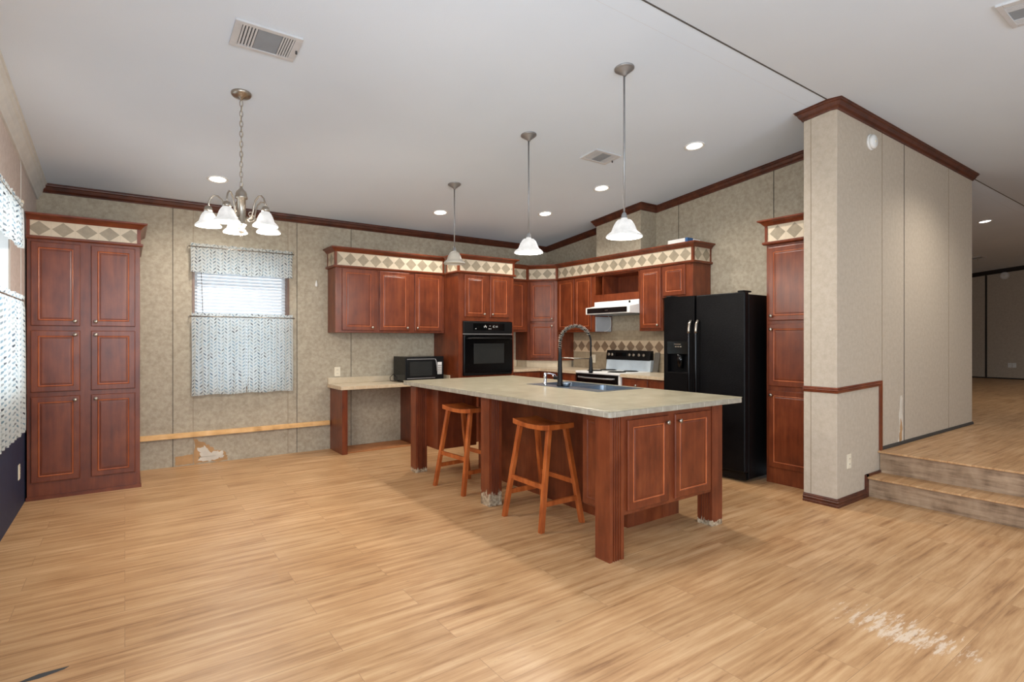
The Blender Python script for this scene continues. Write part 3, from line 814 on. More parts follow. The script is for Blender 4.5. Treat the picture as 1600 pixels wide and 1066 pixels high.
MB().lathe([(0, 2.400), (.006, 2.398), (.010, 2.385), (.014, 2.378), (.030, 2.362), (.036, 2.345), (.036, 2.335), (.040, 2.325), (.040, 2.312), (.028, 2.306), (.028, 2.145), (.034, 2.140), (.034, 2.130), (.028, 2.125), (.022, 2.105), (.027, 2.095), (.020, 2.078), (.007, 2.068), (.009, 2.060), (.005, 2.052), (0, 2.05)], (CX, CY, 0), 28, caps=(False, False)).build('central_column', nickel, ch)
base = math.atan2(-.814, -.581)        # towards the viewer
for k5 in range(5):
    a = math.radians(20 + 72 * k5)
    dx, dy = math.cos(a), math.sin(a)
    R_ = .202
    prof = [(.034, 2.185), (.060, 2.165), (.085, 2.175), (.098, 2.21), (.105, 2.25), (.118, 2.29), (.145, 2.318), (.168, 2.320), (.188, 2.300), (.199, 2.268), (R_, 2.235)]
    MB().tube([(CX + dx * q, CY + dy * q, zz) for q, zz in prof], .0055, 8).build('arm', nickel, ch)
    sc_ = []
    for j in range(12):
        t = j / 11 * 1.6 * pi
        rr = .018 - .009 * j / 11
        sc_.append((CX + dx * (.075 + rr * math.cos(t)), CY + dy * (.075 + rr * math.cos(t)), 2.20 + rr * math.sin(t)))
    MB().tube(sc_, .003, 6).build('scroll', nickel, ch)
    px, py = CX + dx * R_, CY + dy * R_
    MB().lathe([(.007, 2.245), (.020, 2.240), (.026, 2.222), (.027, 2.206), (0, 2.206)], (px, py, 0), 20, caps=(True, False)).build('socket_cup', nickel, ch)
    sh = bell(.026, .106, .082, (px, py, 2.212)).build('glass_shade', shade_on, ch)
    MB().lathe([(0, 2.18), (.010, 2.175), (.018, 2.15), (.020, 2.135), (.012, 2.115), (0, 2.11)], (px, py, 0), 14, caps=(False, False)).build('light_bulb', lens_on, sh)
    light('POINT', 'bulb', (px, py, 2.075), 9, WARM, ch, shadow_soft_size=.05)

# ------------------------------------------------------------------ cabinet kit
DOORP = [(0, 0), (0, .014), (.0015, .0170), (.005, .0188), (.044, .0188), (.048, .0140), (.060, .0135), (.066, .0155), (.075, .0158)]
beadm = wood('orange_bead', (150, 72, 34), (176, 92, 48), (196, 112, 64), rough=0.3)  # ring around each door panel, lighter orange than the door
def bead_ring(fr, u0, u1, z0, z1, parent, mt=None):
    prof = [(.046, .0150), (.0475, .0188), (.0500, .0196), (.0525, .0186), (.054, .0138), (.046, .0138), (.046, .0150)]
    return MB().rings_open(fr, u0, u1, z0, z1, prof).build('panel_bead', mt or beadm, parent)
def knob(fr, u, z, d, parent):
    M = Matrix([[fr.U.x, 0, fr.N.x, 0], [fr.U.y, 0, fr.N.y, 0], [0, 1, 0, 0], [0, 0, 0, 1]])
    c = fr(u, d, z)
    MB().lathe([(.006, 0), (.006, .012), (.013, .018), (.016, .024), (.014, .029), (.006, .032), (0, .0325)], c, 16, caps=(True, False), M=M).build('knob', nickel, parent)
def door(fr, u0, u1, z0, z1, d, parent, knob_at=None, mat=None):
    f2_ = Fr(fr(0, 0, 0) + fr.N * d, fr.U, fr.N)
    o_ = MB().rings_panel(f2_, u0, u1, z0, z1, DOORP).build('door', mat or cherry, parent)
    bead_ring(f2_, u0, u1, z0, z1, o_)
    if knob_at: knob(fr, knob_at[0], knob_at[1], d + .018, o_)
    return o_
def cab(name, label, fr, u0, u1, d0, d1, z0, z1, group=None):
    """hollow carcass: sides, top, bottom, back and a face frame rim"""
    r = thing(name, label, 'cabinet', fr((u0 + u1) / 2, d0, z0), group=group)
    return r
TP = .157
def frieze_uv(u0, z0, z1): return lambda u, d, z: ((u - u0) / TP, (z - z0) / (z1 - z0))
CORN = [(0, 0), (.004, 0), (.010, .010), (.028, .030), (.044, .038), (.050, .042), (.050, .055), (0, .055)]
LEDG = [(0, -.028), (.010, -.028), (.018, -.018), (.018, -.004), (.012, 0), (0, 0)]
def frieze(name, label, path, zb=2.215, zt=2.365, posts=(), offs=None, parent=None, drop=0):
    """tile frieze swept over cabinet fronts; path in plan, outward to the right"""
    P = [Vector((x, y, 0)) for x, y in path]
    r = parent or thing(name, label, 'cabinet trim', (P[0].x, P[0].y, zb))
    m_ = MB()
    for k_ in range(len(P) - 1):
        a, b_ = P[k_], P[k_ + 1]; d_ = (b_ - a); Ln = d_.length; d_.normalize(); n_ = Vector((d_.y, -d_.x, 0))
        fr = Fr(a, d_, n_)
        o_ = (offs[k_] if offs else 0)
        m_.box(fr, .002, Ln - .002, -.03, -.006, zb - .01, zt + .01, uvf=(lambda oo: (lambda u, d, z: ((u - oo) / TP, (z - zb) / (zt - zb))))(o_))
    m_.build('tile_band', diamond, r)
    MB().sweep([(p.x, p.y, zt) for p in P], CORN + [(-.03, .055), (-.03, 0)]).build('cornice', cherry_h, r)
    MB().sweep([(p.x, p.y, zb) for p in P], LEDG + [(-.03, 0), (-.03, -.028)]).build('ledge', cherry_h, r)
    pm = MB()
    for k_, p in enumerate(P):
        a = P[max(k_ - 1, 0)]; b_ = P[min(k_ + 1, len(P) - 1)]
        if k_ in (0, len(P) - 1) and not posts: pass
        if k_ > 0:
            d_ = (p - a).normalized(); n_ = Vector((d_.y, -d_.x, 0)); pm.box(Fr(p, d_, n_), -.022, 0, -.028, -.001, zb, zt)
        if k_ < len(P) - 1:
            d_ = (b_ - p).normalized(); n_ = Vector((d_.y, -d_.x, 0)); pm.box(Fr(p, d_, n_), 0, .022, -.028, -.001, zb, zt)
    pm.build('corner_post', cherry, r)
    return r

# ---- left tall pantry cabinet
YP = 5.96
t = thing('pantry_cabinet', 'tall cherry pantry cabinet with six doors in the left corner', 'cabinet', (-.27, YP, 0))
MB().b(-.658, .112, YP, YA - .003, .0, 2.19).build('body', cherry, t, bevel=.002)
MB().b(-.664, .122, YP - .012, YP, .0, .03).b(.112, .122, YP, YA - .003, 0, .03).build('shoe_trim', cherry_h, t)
for (z0, z1, kz) in ((1.452, 2.150, 1.49), (.898, 1.412, .93), (.146, .858, .82)):
    kz1 = z0 + .04 if z0 > 1.4 else z1 - .035
    door(FA, -.632, -.312, z0, z1, -YP, t, (-.345, kz1))
    door(FA, -.238, .076, z0, z1, -YP, t, (-.205, kz1))
knobrow = [(-.345, .94), (-.205, .94)]
frieze('', '', [(-.660, YP - .012), (.118, YP - .012), (.118, YA - .003)], 2.200, 2.328, offs=[.0, .03], parent=t)
# ---- right tall pantry cabinet
XP = 4.92
t = thing('pantry_cabinet', 'tall narrow cherry pantry cabinet between the fridge and the partition', 'cabinet', (XP, 2.52, 0))
MB().b(XP, XB - .003, 2.268, 2.760, 0, 2.22).build('body', cherry, t, bevel=.002)
for (z0, z1, kz) in ((1.512, 2.195, 1.555), (.905, 1.480, 1.43), (.150, .862, .82)):
    door(FB, 2.300, 2.732, z0, z1, -XP, t, (2.700, kz))
frieze('', '', [(XB - .003, 2.772), (XP - .012, 2.772), (XP - .012, 2.268)], 2.25, 2.40, offs=[0, .042 - TP * 0], parent=t)

# ---- wall cabinets on the back wall
YU = 6.385; UB, UT = 1.418, 2.20
GA = 'cherry wall cabinets over the desk'
t = thing('wall_cabinet', 'leftmost single door cherry wall cabinet over the desk', 'cabinet', (2.26, YU, UB), group=GA)
MB().b(2.012, 2.528, YU, YA - .003, UB, UT).build('body', cherry, t, bevel=.002)
door(FA, 2.090, 2.485, UB + .028, 2.178, -YU, t, (2.455, UB + .062))
t = thing('wall_cabinet', 'double door cherry wall cabinet between single cabinet and oven cabinet', 'cabinet', (2.99, YU, UB), group=GA)
MB().b(2.530, 3.452, YU, YA - .003, UB, UT).build('body', cherry, t, bevel=.002)
door(FA, 2.551, 2.945, UB + .028, 2.178, -YU, t, (2.915, UB + .062))
door(FA, 3.022, 3.412, UB + .028, 2.178, -YU, t, (3.052, UB + .062))
frieze('cabinet_frieze', 'diamond tile frieze and cornice over the wall cabinets above the desk', [(2.002, YA - .003), (2.002, YU - .008), (3.450, YU - .008)], 2.215, 2.372, offs=[.07, .19 - TP / 2 - TP])

# ---- oven tower
YO = 6.013; OX0, OX1 = 3.455, 4.322
t = thing('oven_cabinet', 'tall cherry cabinet holding the black wall oven', 'cabinet', (3.89, YO, 0))
m = MB()
m.b(OX0, 3.520, YO, YA - .003, 0, 2.20).b(4.285, OX1, YO, YA - .003, 0, 2.20)
m.b(3.52, 4.285, YO, YA - .003, 1.575, 2.20).b(3.52, 4.285, YO + .0, YA - .003, 0, .865).b(3.52, 4.285, YA - .03, YA - .003, .865, 1.575)
m.build('body', cherry, t)
door(FA, 3.545, 3.856, 1.628, 2.168, -YO, t, (3.830, 1.665))
door(FA, 3.932, 4.243, 1.628, 2.176, -YO, t, (3.960, 1.665))
frieze('cabinet_frieze', 'diamond tile frieze and cornice over the wall oven cabinet', [(OX0 - .008, YU - .07), (OX0 - .008, YO - .008), (OX1 + .008, YO - .008), (OX1 + .008, YU - .03)], 2.215, 2.368, offs=[.02, .04, 0])
# wall oven
t = thing('wall_oven', 'black built in wall oven with glass door and control panel', 'oven', (3.90, YO, .87))
MB().b(3.530, 4.275, YO - .004, YO + .55, .87, 1.57).build('body', black, t)
MB().b(3.518, 4.285, YO - .026, YO - .002, 1.418, 1.568).build('control_panel', blackm, t, bevel=.006)
dp = MB().b(3.66, 4.15, YO - .029, YO - .025, 1.455, 1.545).build('display', blackglass, t)
dm = MB()
for gx, gz, gw, gh in ((3.83, 1.500, .006, .022), (3.845, 1.512, .006, .022), (3.86, 1.500, .006, .022), (3.905, 1.475, .012, .010), (3.93, 1.475, .012, .010), (3.92, 1.512, .022, .004), (3.97, 1.505, .004, .022), (3.985, 1.515, .014, .004), (3.985, 1.495, .014, .004), (4.015, 1.505, .004, .022), (4.035, 1.505, .004, .022), (3.70, 1.475, .012, .006)):
    dm.b(gx - gw / 2, gx + gw / 2, YO - .0305, YO - .0288, gz - gh / 2, gz + gh / 2)
dm.build('display_symbols', whitep, dp)
MB().b(3.518, 4.285, YO - .024, YO - .002, 1.400, 1.412).build('trim_strip', nickel_d, t)
dd = MB().b(3.522, 4.281, YO - .038, YO - .003, .905, 1.392).build('door', black, t, bevel=.005)
MB().b(3.665, 4.138, YO - .041, YO - .036, 1.02, 1.28).build('door_window', winglass, dd, bevel=.004)
MB().tube([(3.56, YO - .04, 1.345), (3.565, YO - .072, 1.348), (3.60, YO - .082, 1.35), (4.20, YO - .082, 1.35), (4.235, YO - .072, 1.348), (4.24, YO - .04, 1.345)], .011, 10).build('door_handle', blackm, dd)
MB().b(3.525, 4.278, YO - .030, YO - .003, .872, .902).build('lower_vent', blackm, t, bevel=.003)

# ---- narrow + diagonal corner wall cabinets
t = thing('wall_cabinet', 'narrow cherry wall cabinet squeezed between oven cabinet and corner cabinet', 'cabinet', (4.58, YU, UB))
MB().b(OX1 + .002, 4.838, YU, YA - .003, 1.445, UT).build('body', cherry, t, bevel=.002)
door(FA, OX1 + .04, 4.785, 1.475, 2.175, -YU, t)
KX0, KY1 = 4.84, 6.07
t = thing('corner_cabinet', 'diagonal corner cabinet with two stacked doors down to the counter', 'cabinet', (5.1, 6.3, 1.02))
XU = 5.12
kz0 = 1.025
MB().prism([(KX0, YA - .003), (KX0, YU), (XU, 6.035), (XB - .003, 6.035), (XB - .003, YA - .003)], 'z', kz0, 2.20).build('body', cherry, t)
a = Vector((KX0, YU, 0)); b2 = Vector((XU, 6.035, 0)); dv = (b2 - a); LK = dv.length; dv.normalize(); nv = Vector((dv.y, -dv.x, 0))
FK = Fr(a, dv, nv)
door(FK, .045, LK - .045, 1.600, 2.170, 0.0, t, (LK - .075, 1.635))
door(FK, .045, LK - .045, 1.060, 1.565, 0.0, t, (LK - .075, 1.530))

# ---- wall cabinets on wall B
GB = 'cherry wall cabinets around the range hood'
t = thing('wall_cabinet', 'double door cherry wall cabinet left of the range hood', 'cabinet', (XU, 5.64, 1.44), group=GB)
MB().b(XU, XB - .003, 5.262, 6.033, 1.437, UT).build('body', cherry, t, bevel=.002)
door(FB, 5.655, 6.000, 1.468, 2.178, -XU, t)
door(FB, 5.312, 5.640, 1.468, 2.178, -XU, t)
t = thing('wall_cabinet', 'open cherry display niche cabinet directly above the range hood', 'cabinet', (XU, 4.87, 1.83), group=GB)
m = MB().b(XU, XB - .003, 4.485, 5.260, 1.832, 1.925).b(XU, XB - .003, 4.485, 5.260, 2.172, 2.20).b(XB - .03, XB - .003, 4.485, 5.260, 1.925, 2.172).b(XU, XB - .003, 4.485, 4.500, 1.925, 2.172).b(XU, XB - .003, 5.245, 5.260, 1.925, 2.172)
m.build('body', cherry, t)
MB().b(XU + .02, XB - .032, 5.12, 5.135, 1.926, 2.171).build('divider', cherry, t)
t = thing('wall_cabinet', 'single door cherry wall cabinet right of the range hood', 'cabinet', (XU, 4.31, 1.44), group=GB)
MB().b(XU, XB - .003, 4.137, 4.483, 1.437, UT).build('body', cherry, t, bevel=.002)
door(FB, 4.150, 4.458, 1.468, 2.180, -XU, t, (4.185, 1.505))
t = thing('wall_cabinet', 'short cherry wall cabinet above the refrigerator at the end of the row', 'cabinet', (XU, 3.92, 1.83), group=GB)
MB().b(XU, XB - .003, 3.718, 4.135, 1.82, UT).build('body', cherry, t, bevel=.002)
door(FB, 3.810, 4.122, 1.84, 2.178, -XU, t)
frieze('cabinet_frieze', 'long diamond tile frieze and cornice from the corner cabinet to the fridge',
       [(OX1 + .012, YU - .008), (KX0 - .003, YU - .008), (XU - .008, 6.031), (XU - .008, 3.708), (XB - .003, 3.708)], 2.218, 2.368, offs=[.06, .064, .095, .012])
# white box on top of the cornice
t = thing('carton', 'flat white carton with a blue end on the cornice above the fridge', 'box', (5.2, 3.9, 2.423))
MB().b(5.12, 5.30, 3.82, 4.06, 2.424, 2.478).build('box_body', whitep, t, bevel=.002)
MB().b(5.119, 5.22, 3.79, 3.822, 2.424, 2.479).build('printed_end', bluem, t)
MB().b(5.22, 5.33, 3.775, 3.822, 2.424, 2.470).build('side_label', whitep, t)

# ---- range hood
t = thing('range_hood', 'white under cabinet range hood with black front strip', 'range hood', (5.2, 4.88, 1.66))
HY0, HY1 = 4.488, 5.255
MB().prism([(XB - .003, 1.66), (4.955, 1.66), (4.95, 1.665), (4.95, 1.745), (5.115, 1.772), (5.115, 1.831), (XB - .003, 1.831)], 'y', HY0, HY1).build('housing', white, t, bevel=.003) if False else None
m = MB(); poly = [(XB - .003, 1.66), (4.955, 1.66), (4.95, 1.666), (4.95, 1.745), (5.110, 1.775), (5.110, 1.830), (XB - .003, 1.830)]
m.quad_strip([[(x, y, z) for x, z in poly] for y in (HY0, HY1)], smooth=False)
m.build('housing', white, t, bevel=.003)
st_ = MB().b(4.946, 4.951, HY0 + .045, HY1 - .03, 1.672, 1.738).build('front_strip', blackglass, t)
MB().b(4.9455, 4.9465, 4.85, 4.90, 1.702, 1.708).build('badge', nickel, st_)
MB().b(5.104, 5.111, 4.62, 4.645, 1.795, 1.822).build('light_switch', blackm, t)
MB().b(4.99, 5.40, HY0 + .04, HY1 - .04, 1.652, 1.661).build('filter', steel, t)
# sheet on the cabinet side below the hood
t = thing('splash_sheet', 'pale grey square sheet with a curved edge beside the range under the hood', 'sheet', (5.28, 5.255, 1.44))
MB().b(5.135, 5.425, 5.252, 5.2605, 1.442, 1.640).build('panel', pale, t)
arc = [(5.16 + .125 + .135 * math.cos(-pi * .5 + pi * j / 20), 5.2505, 1.56 + .115 * math.sin(-pi * .5 + pi * j / 20)) for j in range(21)]
MB().tube(arc, .003, 6).build('curved_edge', whitep, t)

# ---- backsplash
t = thing('backsplash', 'beige tiled backsplash with a row of brown diamonds behind the range', 'backsplash', (5.44, 5.1, .93))
def tuv(u, d, z): return (u, z)
MB().box(FB, 3.76, 6.030, -5.447, -5.436, .925, 1.157, uvf=tuv).box(FB, 3.76, 6.030, -5.447, -5.436, 1.321, 1.436, uvf=tuv).box(FB, 4.484, 5.262, -5.447, -5.438, 1.436, 1.455, uvf=tuv).build('tile_field', tilem, t)
MB().box(FB, 3.76, 6.030, -5.447, -5.434, 1.157, 1.321, uvf=lambda u, d, z: ((u - 4.442) / TP + .5, (z - 1.157) / .164)).build('diamond_band', diamond_b, t)

# ---- base cabinets and worktops along wall B
CT = .925
t = thing('base_cabinet', 'cherry corner base cabinets left of the range', 'cabinet', (4.9, 6.0, 0))
MB().prism([(OX1 + .002, YA - .003), (OX1 + .002, 6.06), (4.83, 6.06), (4.83, 5.292), (XB - .003, 5.292), (XB - .003, YA - .003)], 'z', .10, .884).build('body', cherry, t)
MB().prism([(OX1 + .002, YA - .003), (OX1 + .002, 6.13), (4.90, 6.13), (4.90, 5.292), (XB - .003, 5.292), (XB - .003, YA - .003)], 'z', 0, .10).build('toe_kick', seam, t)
MB().rings_panel(Fr((0, 6.06, 0), (1, 0, 0), (0, -1, 0)), 4.36, 4.80, .74, .865, [(0, 0), (0, .015), (.004, .0185), (.01, .0185)]).build('drawer', cherry, t)
MB().rings_panel(Fr((4.83, 0, 0), (0, 1, 0), (-1, 0, 0)), 5.32, 5.66, .74, .865, [(0, 0), (0, .015), (.004, .0185), (.01, .0185)]).build('drawer', cherry, t)
door(FA, 4.36, 4.80, .14, .72, -6.06, t, (4.77, .68)); door(FB, 5.32, 5.66, .14, .72, -4.83, t, (5.63, .68))
t = thing('base_cabinet', 'cherry base cabinet with a drawer between the range and the fridge', 'cabinet', (4.83, 4.2, 0))
MB().b(4.83, XB - .003, 3.765, 4.500, .10, .884).build('body', cherry, t)
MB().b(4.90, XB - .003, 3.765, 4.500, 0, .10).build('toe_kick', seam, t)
dr = MB().rings_panel(Fr((4.83, 0, 0), (0, 1, 0), (-1, 0, 0)), 4.10, 4.455, .72, .865, [(0, 0), (0, .015), (.004, .0185), (.01, .0185)]).build('drawer', cherry, t)
knob(FB, 4.26, .80, -4.83 + .018, dr)
dr = MB().rings_panel(Fr((4.83, 0, 0), (0, 1, 0), (-1, 0, 0)), 3.79, 4.06, .72, .865, [(0, 0), (0, .015), (.004, .0185), (.01, .0185)]).build('drawer', cherry, t)
door(FB, 4.10, 4.455, .14, .70, -4.83, t, (4.13, .66)); door(FB, 3.79, 4.06, .14, .70, -4.83, t, (4.03, .66))

def worktop(name, label, poly, z0, z1, mat, emat, loc, lips=()):
    r = thing(name, label, 'countertop', loc)
    MB().prism(poly, 'z', z1 - .006, z1).build('top', mat, r, bevel=.002)
    MB().prism(poly, 'z', z0, z1 - .0055).build('edge_band', emat, r, bevel=.004)
    if lips:
        m_ = MB()
        for q in lips: m_.b(*q)
        m_.build('splash_lip', mat, r, bevel=.002)
    return r
worktop('countertop', 'pale laminate corner countertop left of the range', [(OX1 + .003, YA - .004), (OX1 + .003, 6.035), (4.80, 6.035), (4.80, 5.287), (XB - .012, 5.287), (XB - .012, YA - .004)], .885, CT, counterp, edgep, (4.9, 6.0, .885),
        lips=[(OX1 + .004, KX0, YA - .03, YA - .005, CT, 1.024)])
worktop('countertop', 'short pale laminate countertop between the range and the fridge', [(4.80, 3.765), (4.80, 4.503), (XB - .018, 4.503), (XB - .018, 3.765)], .885, CT, counterp, edgep, (4.83, 4.2, .885))
# splash board under the corner cabinet
solo(MB().prism([(KX0 + .004, YA - .035), (KX0 + .004, YU + .02), (XU + .02, 6.055), (XB - .03, 6.055), (XB - .03, YA - .035)], 'z', CT + .001, kz0 - .001).build('corner_splash_board', counterp), 'pale laminate block under the diagonal corner cabinet on the counter', 'splash board')

# ---- range
RY0, RY1 = 4.508, 5.283
t = thing('range_stove', 'white electric range with black control panel and black oven door', 'stove', (5.1, 4.9, 0))
MB().b(4.835, XB - .02, RY0, RY1, 0.03, .905).build('body', white, t)
MB().b(4.795, 5.36, RY0, RY1, .902, .930).build('cooktop', white, t, bevel=.006)
for (bx, by, br_) in ((4.95, 4.70, .10), (4.95, 5.09, .085), (5.20, 4.70, .085), (5.20, 5.09, .10)):
    MB().lathe([(0, .930), (br_ + .012, .930), (br_ + .012, .934), (br_, .935), (br_ - .004, .940), (0, .940)], (bx, by, 0), 28, caps=(False, False)).build('burner_cover', blackm, t)
m = MB(); m.quad_strip([[(5.345, y, .930), (5.365, y, 1.07), (XB - .02, y, 1.07), (XB - .02, y, .930)] for y in (RY0 + .005, RY1 - .005)], smooth=False)
m.build('backguard', rangeb, t, bevel=.004)
cp = MB(); cp.quad_strip([[(5.352, y, 1.065), (5.375, y, 1.19), (XB - .02, y, 1.19), (XB - .02, y, 1.065)] for y in (RY0 + .02, RY1 + .0)], smooth=False)
cpo = cp.build('control_panel', blackm, t, bevel=.004)
for ky in (5.23, 5.17, 4.86, 4.79, 4.70, 4.62):
    MB().lathe([(.020, 0), (.020, .012), (.016, .016), (0, .017)], (5.362, ky, 1.135), 16, caps=(True, False), M=Matrix.Rotation(-R90, 4, 'Y')).build('control_knob', nickel, cpo)
MB().b(5.358, 5.363, 4.93, 5.11, 1.11, 1.16).build('clock_display', blackglass, cpo)
dd = MB().b(4.80, 4.834, RY0 + .035, RY1 - .005, .26, .895).build('oven_door', black, t, bevel=.004)
MB().tube([(4.80, 5.23, .855), (4.77, 5.20, .852), (4.757, 5.05, .850), (4.755, 4.90, .850), (4.757, 4.75, .850), (4.77, 4.62, .852), (4.80, 4.59, .855)], .010, 8).build('door_handle', nickel_d, dd)
MB().b(4.81, 4.834, RY0, RY0 + .033, .05, .90).build('side_strip', white, t)
MB().b(4.805, 4.834, RY0 + .035, RY1 - .005, .06, .25).build('storage_drawer', white, t, bevel=.004)
t = MB(); t.quad_strip([[(5.375, y, .927), (5.425, y, 1.17), (5.434, y, 1.168), (5.385, y, .926)] for y in (4.42, 4.500)], smooth=False)
solo(t.build('cutting_board', greyslab, bevel=.003), 'narrow dark grey board leaning on the backsplash right of the range', 'board')

# ---- refrigerator
FX, FY0, FY1 = 4.66, 2.822, 3.745
t = thing('refrigerator', 'black textured side by side refrigerator with water dispenser', 'refrigerator', (5.0, 3.28, 0))
MB().b(4.735, 5.40, FY0 + .004, FY1 - .004, .03, 1.760).build('body', blackm, t, bevel=.006)
MB().b(4.70, 4.76, FY0 + .02, FY1 - .02, .02, .085).build('kick_grille', blackm, t)
d1 = MB().b(FX, 4.730, FY0, 3.352, .095, 1.778).build('fridge_door', fridgem, t, label='wide right hand door', bevel=.014, seg=4)
d2 = MB()
dy0, dy1, dz0, dz1 = 3.436, 3.705, .985, 1.315
d2.b(FX, 4.730, 3.366, dy0, .095, 1.778).b(FX, 4.730, dy1, FY1, .095, 1.778).b(FX, 4.730, dy0, dy1, dz1, 1.778).b(FX, 4.730, dy0, dy1, .095, dz0).b(4.715, 4.730, dy0, dy1, dz0, dz1)
d2 = d2.build('freezer_door', fridgem, t, label='narrow left hand door with the dispenser')
MB().b(FX - .004, FX + .02, dy0 + .002, dy1 - .002, 1.185, dz1).build('dispenser_panel', blackglass, d2, bevel=.003)
MB().b(FX - .006, FX - .003, 3.53, 3.61, 1.283, 1.290).b(FX - .006, FX - .003, 3.52, 3.54, 1.255, 1.268).b(FX - .006, FX - .003, 3.55, 3.57, 1.255, 1.268).b(FX - .006, FX - .003, 3.58, 3.60, 1.255, 1.268).build('dispenser_buttons', nickel, d2)
MB().b(FX - .002, FX + .01, dy0, dy0 + .008, dz0, 1.185).b(FX - .002, FX + .01, dy1 - .008, dy1, dz0, 1.185).b(FX - .008, FX + .05, dy0, dy1, dz0, dz0 + .012).build('recess_trim', blackm, d2)
MB().lathe([(.028, 1.04), (.036, 1.12), (.040, 1.18), (0, 1.18)], (FX + .035, 3.56, 0), 16, caps=(True, False)).build('dispenser_nozzle', blackglass, d2)
for dd, y in ((d1, 3.318), (d2, 3.400)):
    MB().tube([(FX + .003, y, .62), (FX - .035, y, .66), (FX - .048, y, .74), (FX - .050, y, 1.1), (FX - .048, y, 1.42), (FX - .035, y, 1.49), (FX + .003, y, 1.53)], .013, 10).build('door_handle', black, dd)
    MB().tube([(FX - .0475, y, 1.40), (FX - .0485, y, 1.425), (FX - .037, y, 1.49), (FX - .012, y, 1.525)], .0138, 10).build('handle_end', nickel, dd)
for y in (FY0 + .05, FY1 - .05):
    MB().b(FX + .01, 4.80, y - .035, y + .035, 1.778, 1.795).build('hinge_cover', blackm, t, bevel=.008)

# ------------------------------------------------------------------ desk and microwave
DX0, DX1, DY = 2.030, 3.450, 6.20
t = thing('built_in_desk', 'built in desk with cherry side panels against the back wall', 'desk', (2.7, 6.45, 0))
MB().b(2.040, 2.105, 6.225, YA - .003, 0, .750).build('side_panel', cherry, t, bevel=.002)
MB().b(2.960, 3.450, 6.225, YA - .003, 0, .750).build('pedestal', cherry, t, bevel=.002)
w = worktop('countertop', 'pale laminate desk top below the wall cabinets', [(2.005, YA - .004), (2.020, DY), (DX1, DY), (DX1, YA - .004)], .751, .795, counterp, edgep, (2.7, 6.4, .751), lips=[(2.010, DX1, YA - .024, YA - .005, .795, .868), (DX1 - .018, DX1, DY + .01, YA - .024, .795, .868)])
MX0, MX1, MY0, MY1 = 2.835, 3.365, 6.235, 6.610
t = thing('microwave', 'black countertop microwave on the desk next to the oven cabinet', 'microwave', (3.1, 6.42, .795))
MB().b(MX0, MX1, MY0 + .02, MY1, .808, 1.117).build('body', black, t, bevel=.004)
fc = MB().b(MX0, MX1, MY0, MY0 + .02, .806, 1.118).build('front_panel', blackm, t, bevel=.004)
dr = MB().b(MX0 + .015, 3.235, MY0 - .012, MY0 - .0005, .835, 1.095).build('door', blackm, t, bevel=.003)
MB().b(MX0 + .05, 3.195, MY0 - .014, MY0 - .0115, .875, 1.055).build('door_window', winglass, dr)
MB().b(MX0 + .012, 3.235, MY0 - .015, MY0 - .011, 1.083, 1.092).b(MX0 + .012, 3.235, MY0 - .015, MY0 - .011, .842, .852).build('door_trim', nickel_d, dr)
MB().tube([(3.238, MY0 - .012, 1.085), (3.243, MY0 - .028, 1.06), (3.250, MY0 - .032, .99), (3.255, MY0 - .028, .93)], .006, 8).build('door_handle', nickel_d, dr)
kp = MB().b(3.275, 3.335, MY0 - .006, MY0 - .0005, .890, 1.045).build('keypad', whitep, t)
km = MB()
for i in range(3):
    for j in range(5): km.b(3.281 + i * .018, 3.293 + i * .018, MY0 - .0075, MY0 - .0055, .898 + j * .024, .912 + j * .024)
km.build('keys', greyslab, kp)
MB().b(3.270, 3.340, MY0 - .005, MY0 - .0005, .835, .870).build('open_button', blackm, t, bevel=.003)
for x, y in ((MX0 + .04, MY0 + .05), (MX1 - .04, MY0 + .05), (MX0 + .04, MY1 - .05), (MX1 - .04, MY1 - .05)):
    MB().lathe([(.014, .795), (.014, .810)], (x, y, 0), 12).build('foot', blackm, t)
MB().tube([(MX0 + .03, MY1 + .004, .90), (MX0 - .01, MY1 + .012, .875), (MX0 - .045, MY1 + .01, .845), (MX0 - .05, MY1 - .02, .805), (MX0 - .02, MY1 - .03, .80), (MX0 + .03, MY1 + .01, .80)], .004, 7).build('power_cord', blackm, t)

# ------------------------------------------------------------------ island
IZ = .872
t = thing('kitchen_island', 'large cherry kitchen island with square legs and end cabinet', 'island', (2.95, 3.7, 0))
m = MB().b(2.90, 2.92, 2.65, 4.64, 0, IZ).b(3.452, 3.472, 2.65, 4.64, 0, IZ).b(2.92, 3.452, 2.65, 2.67, 0, IZ).b(2.92, 3.452, 4.62, 4.64, 0, IZ)
m.build('back_panel', cherry, t)
# end cabinet facing the camera
m = MB().b(2.478, 3.408, 2.322, 2.645, .250, IZ)
m.build('end_cabinet_body', cherry, t, bevel=.002)
door(FA, 2.528, 2.918, .275, .838, -2.322, t, (2.888, .795))
door(FA, 2.984, 3.376, .275, .838, -2.322, t, (3.014, .795))
MB().rings_panel(Fr((2.478, 0, 0), (0, 1, 0), (-1, 0, 0)), 2.345, 2.642, .262, .860, DOORP).build('side_panel', cherry, t)
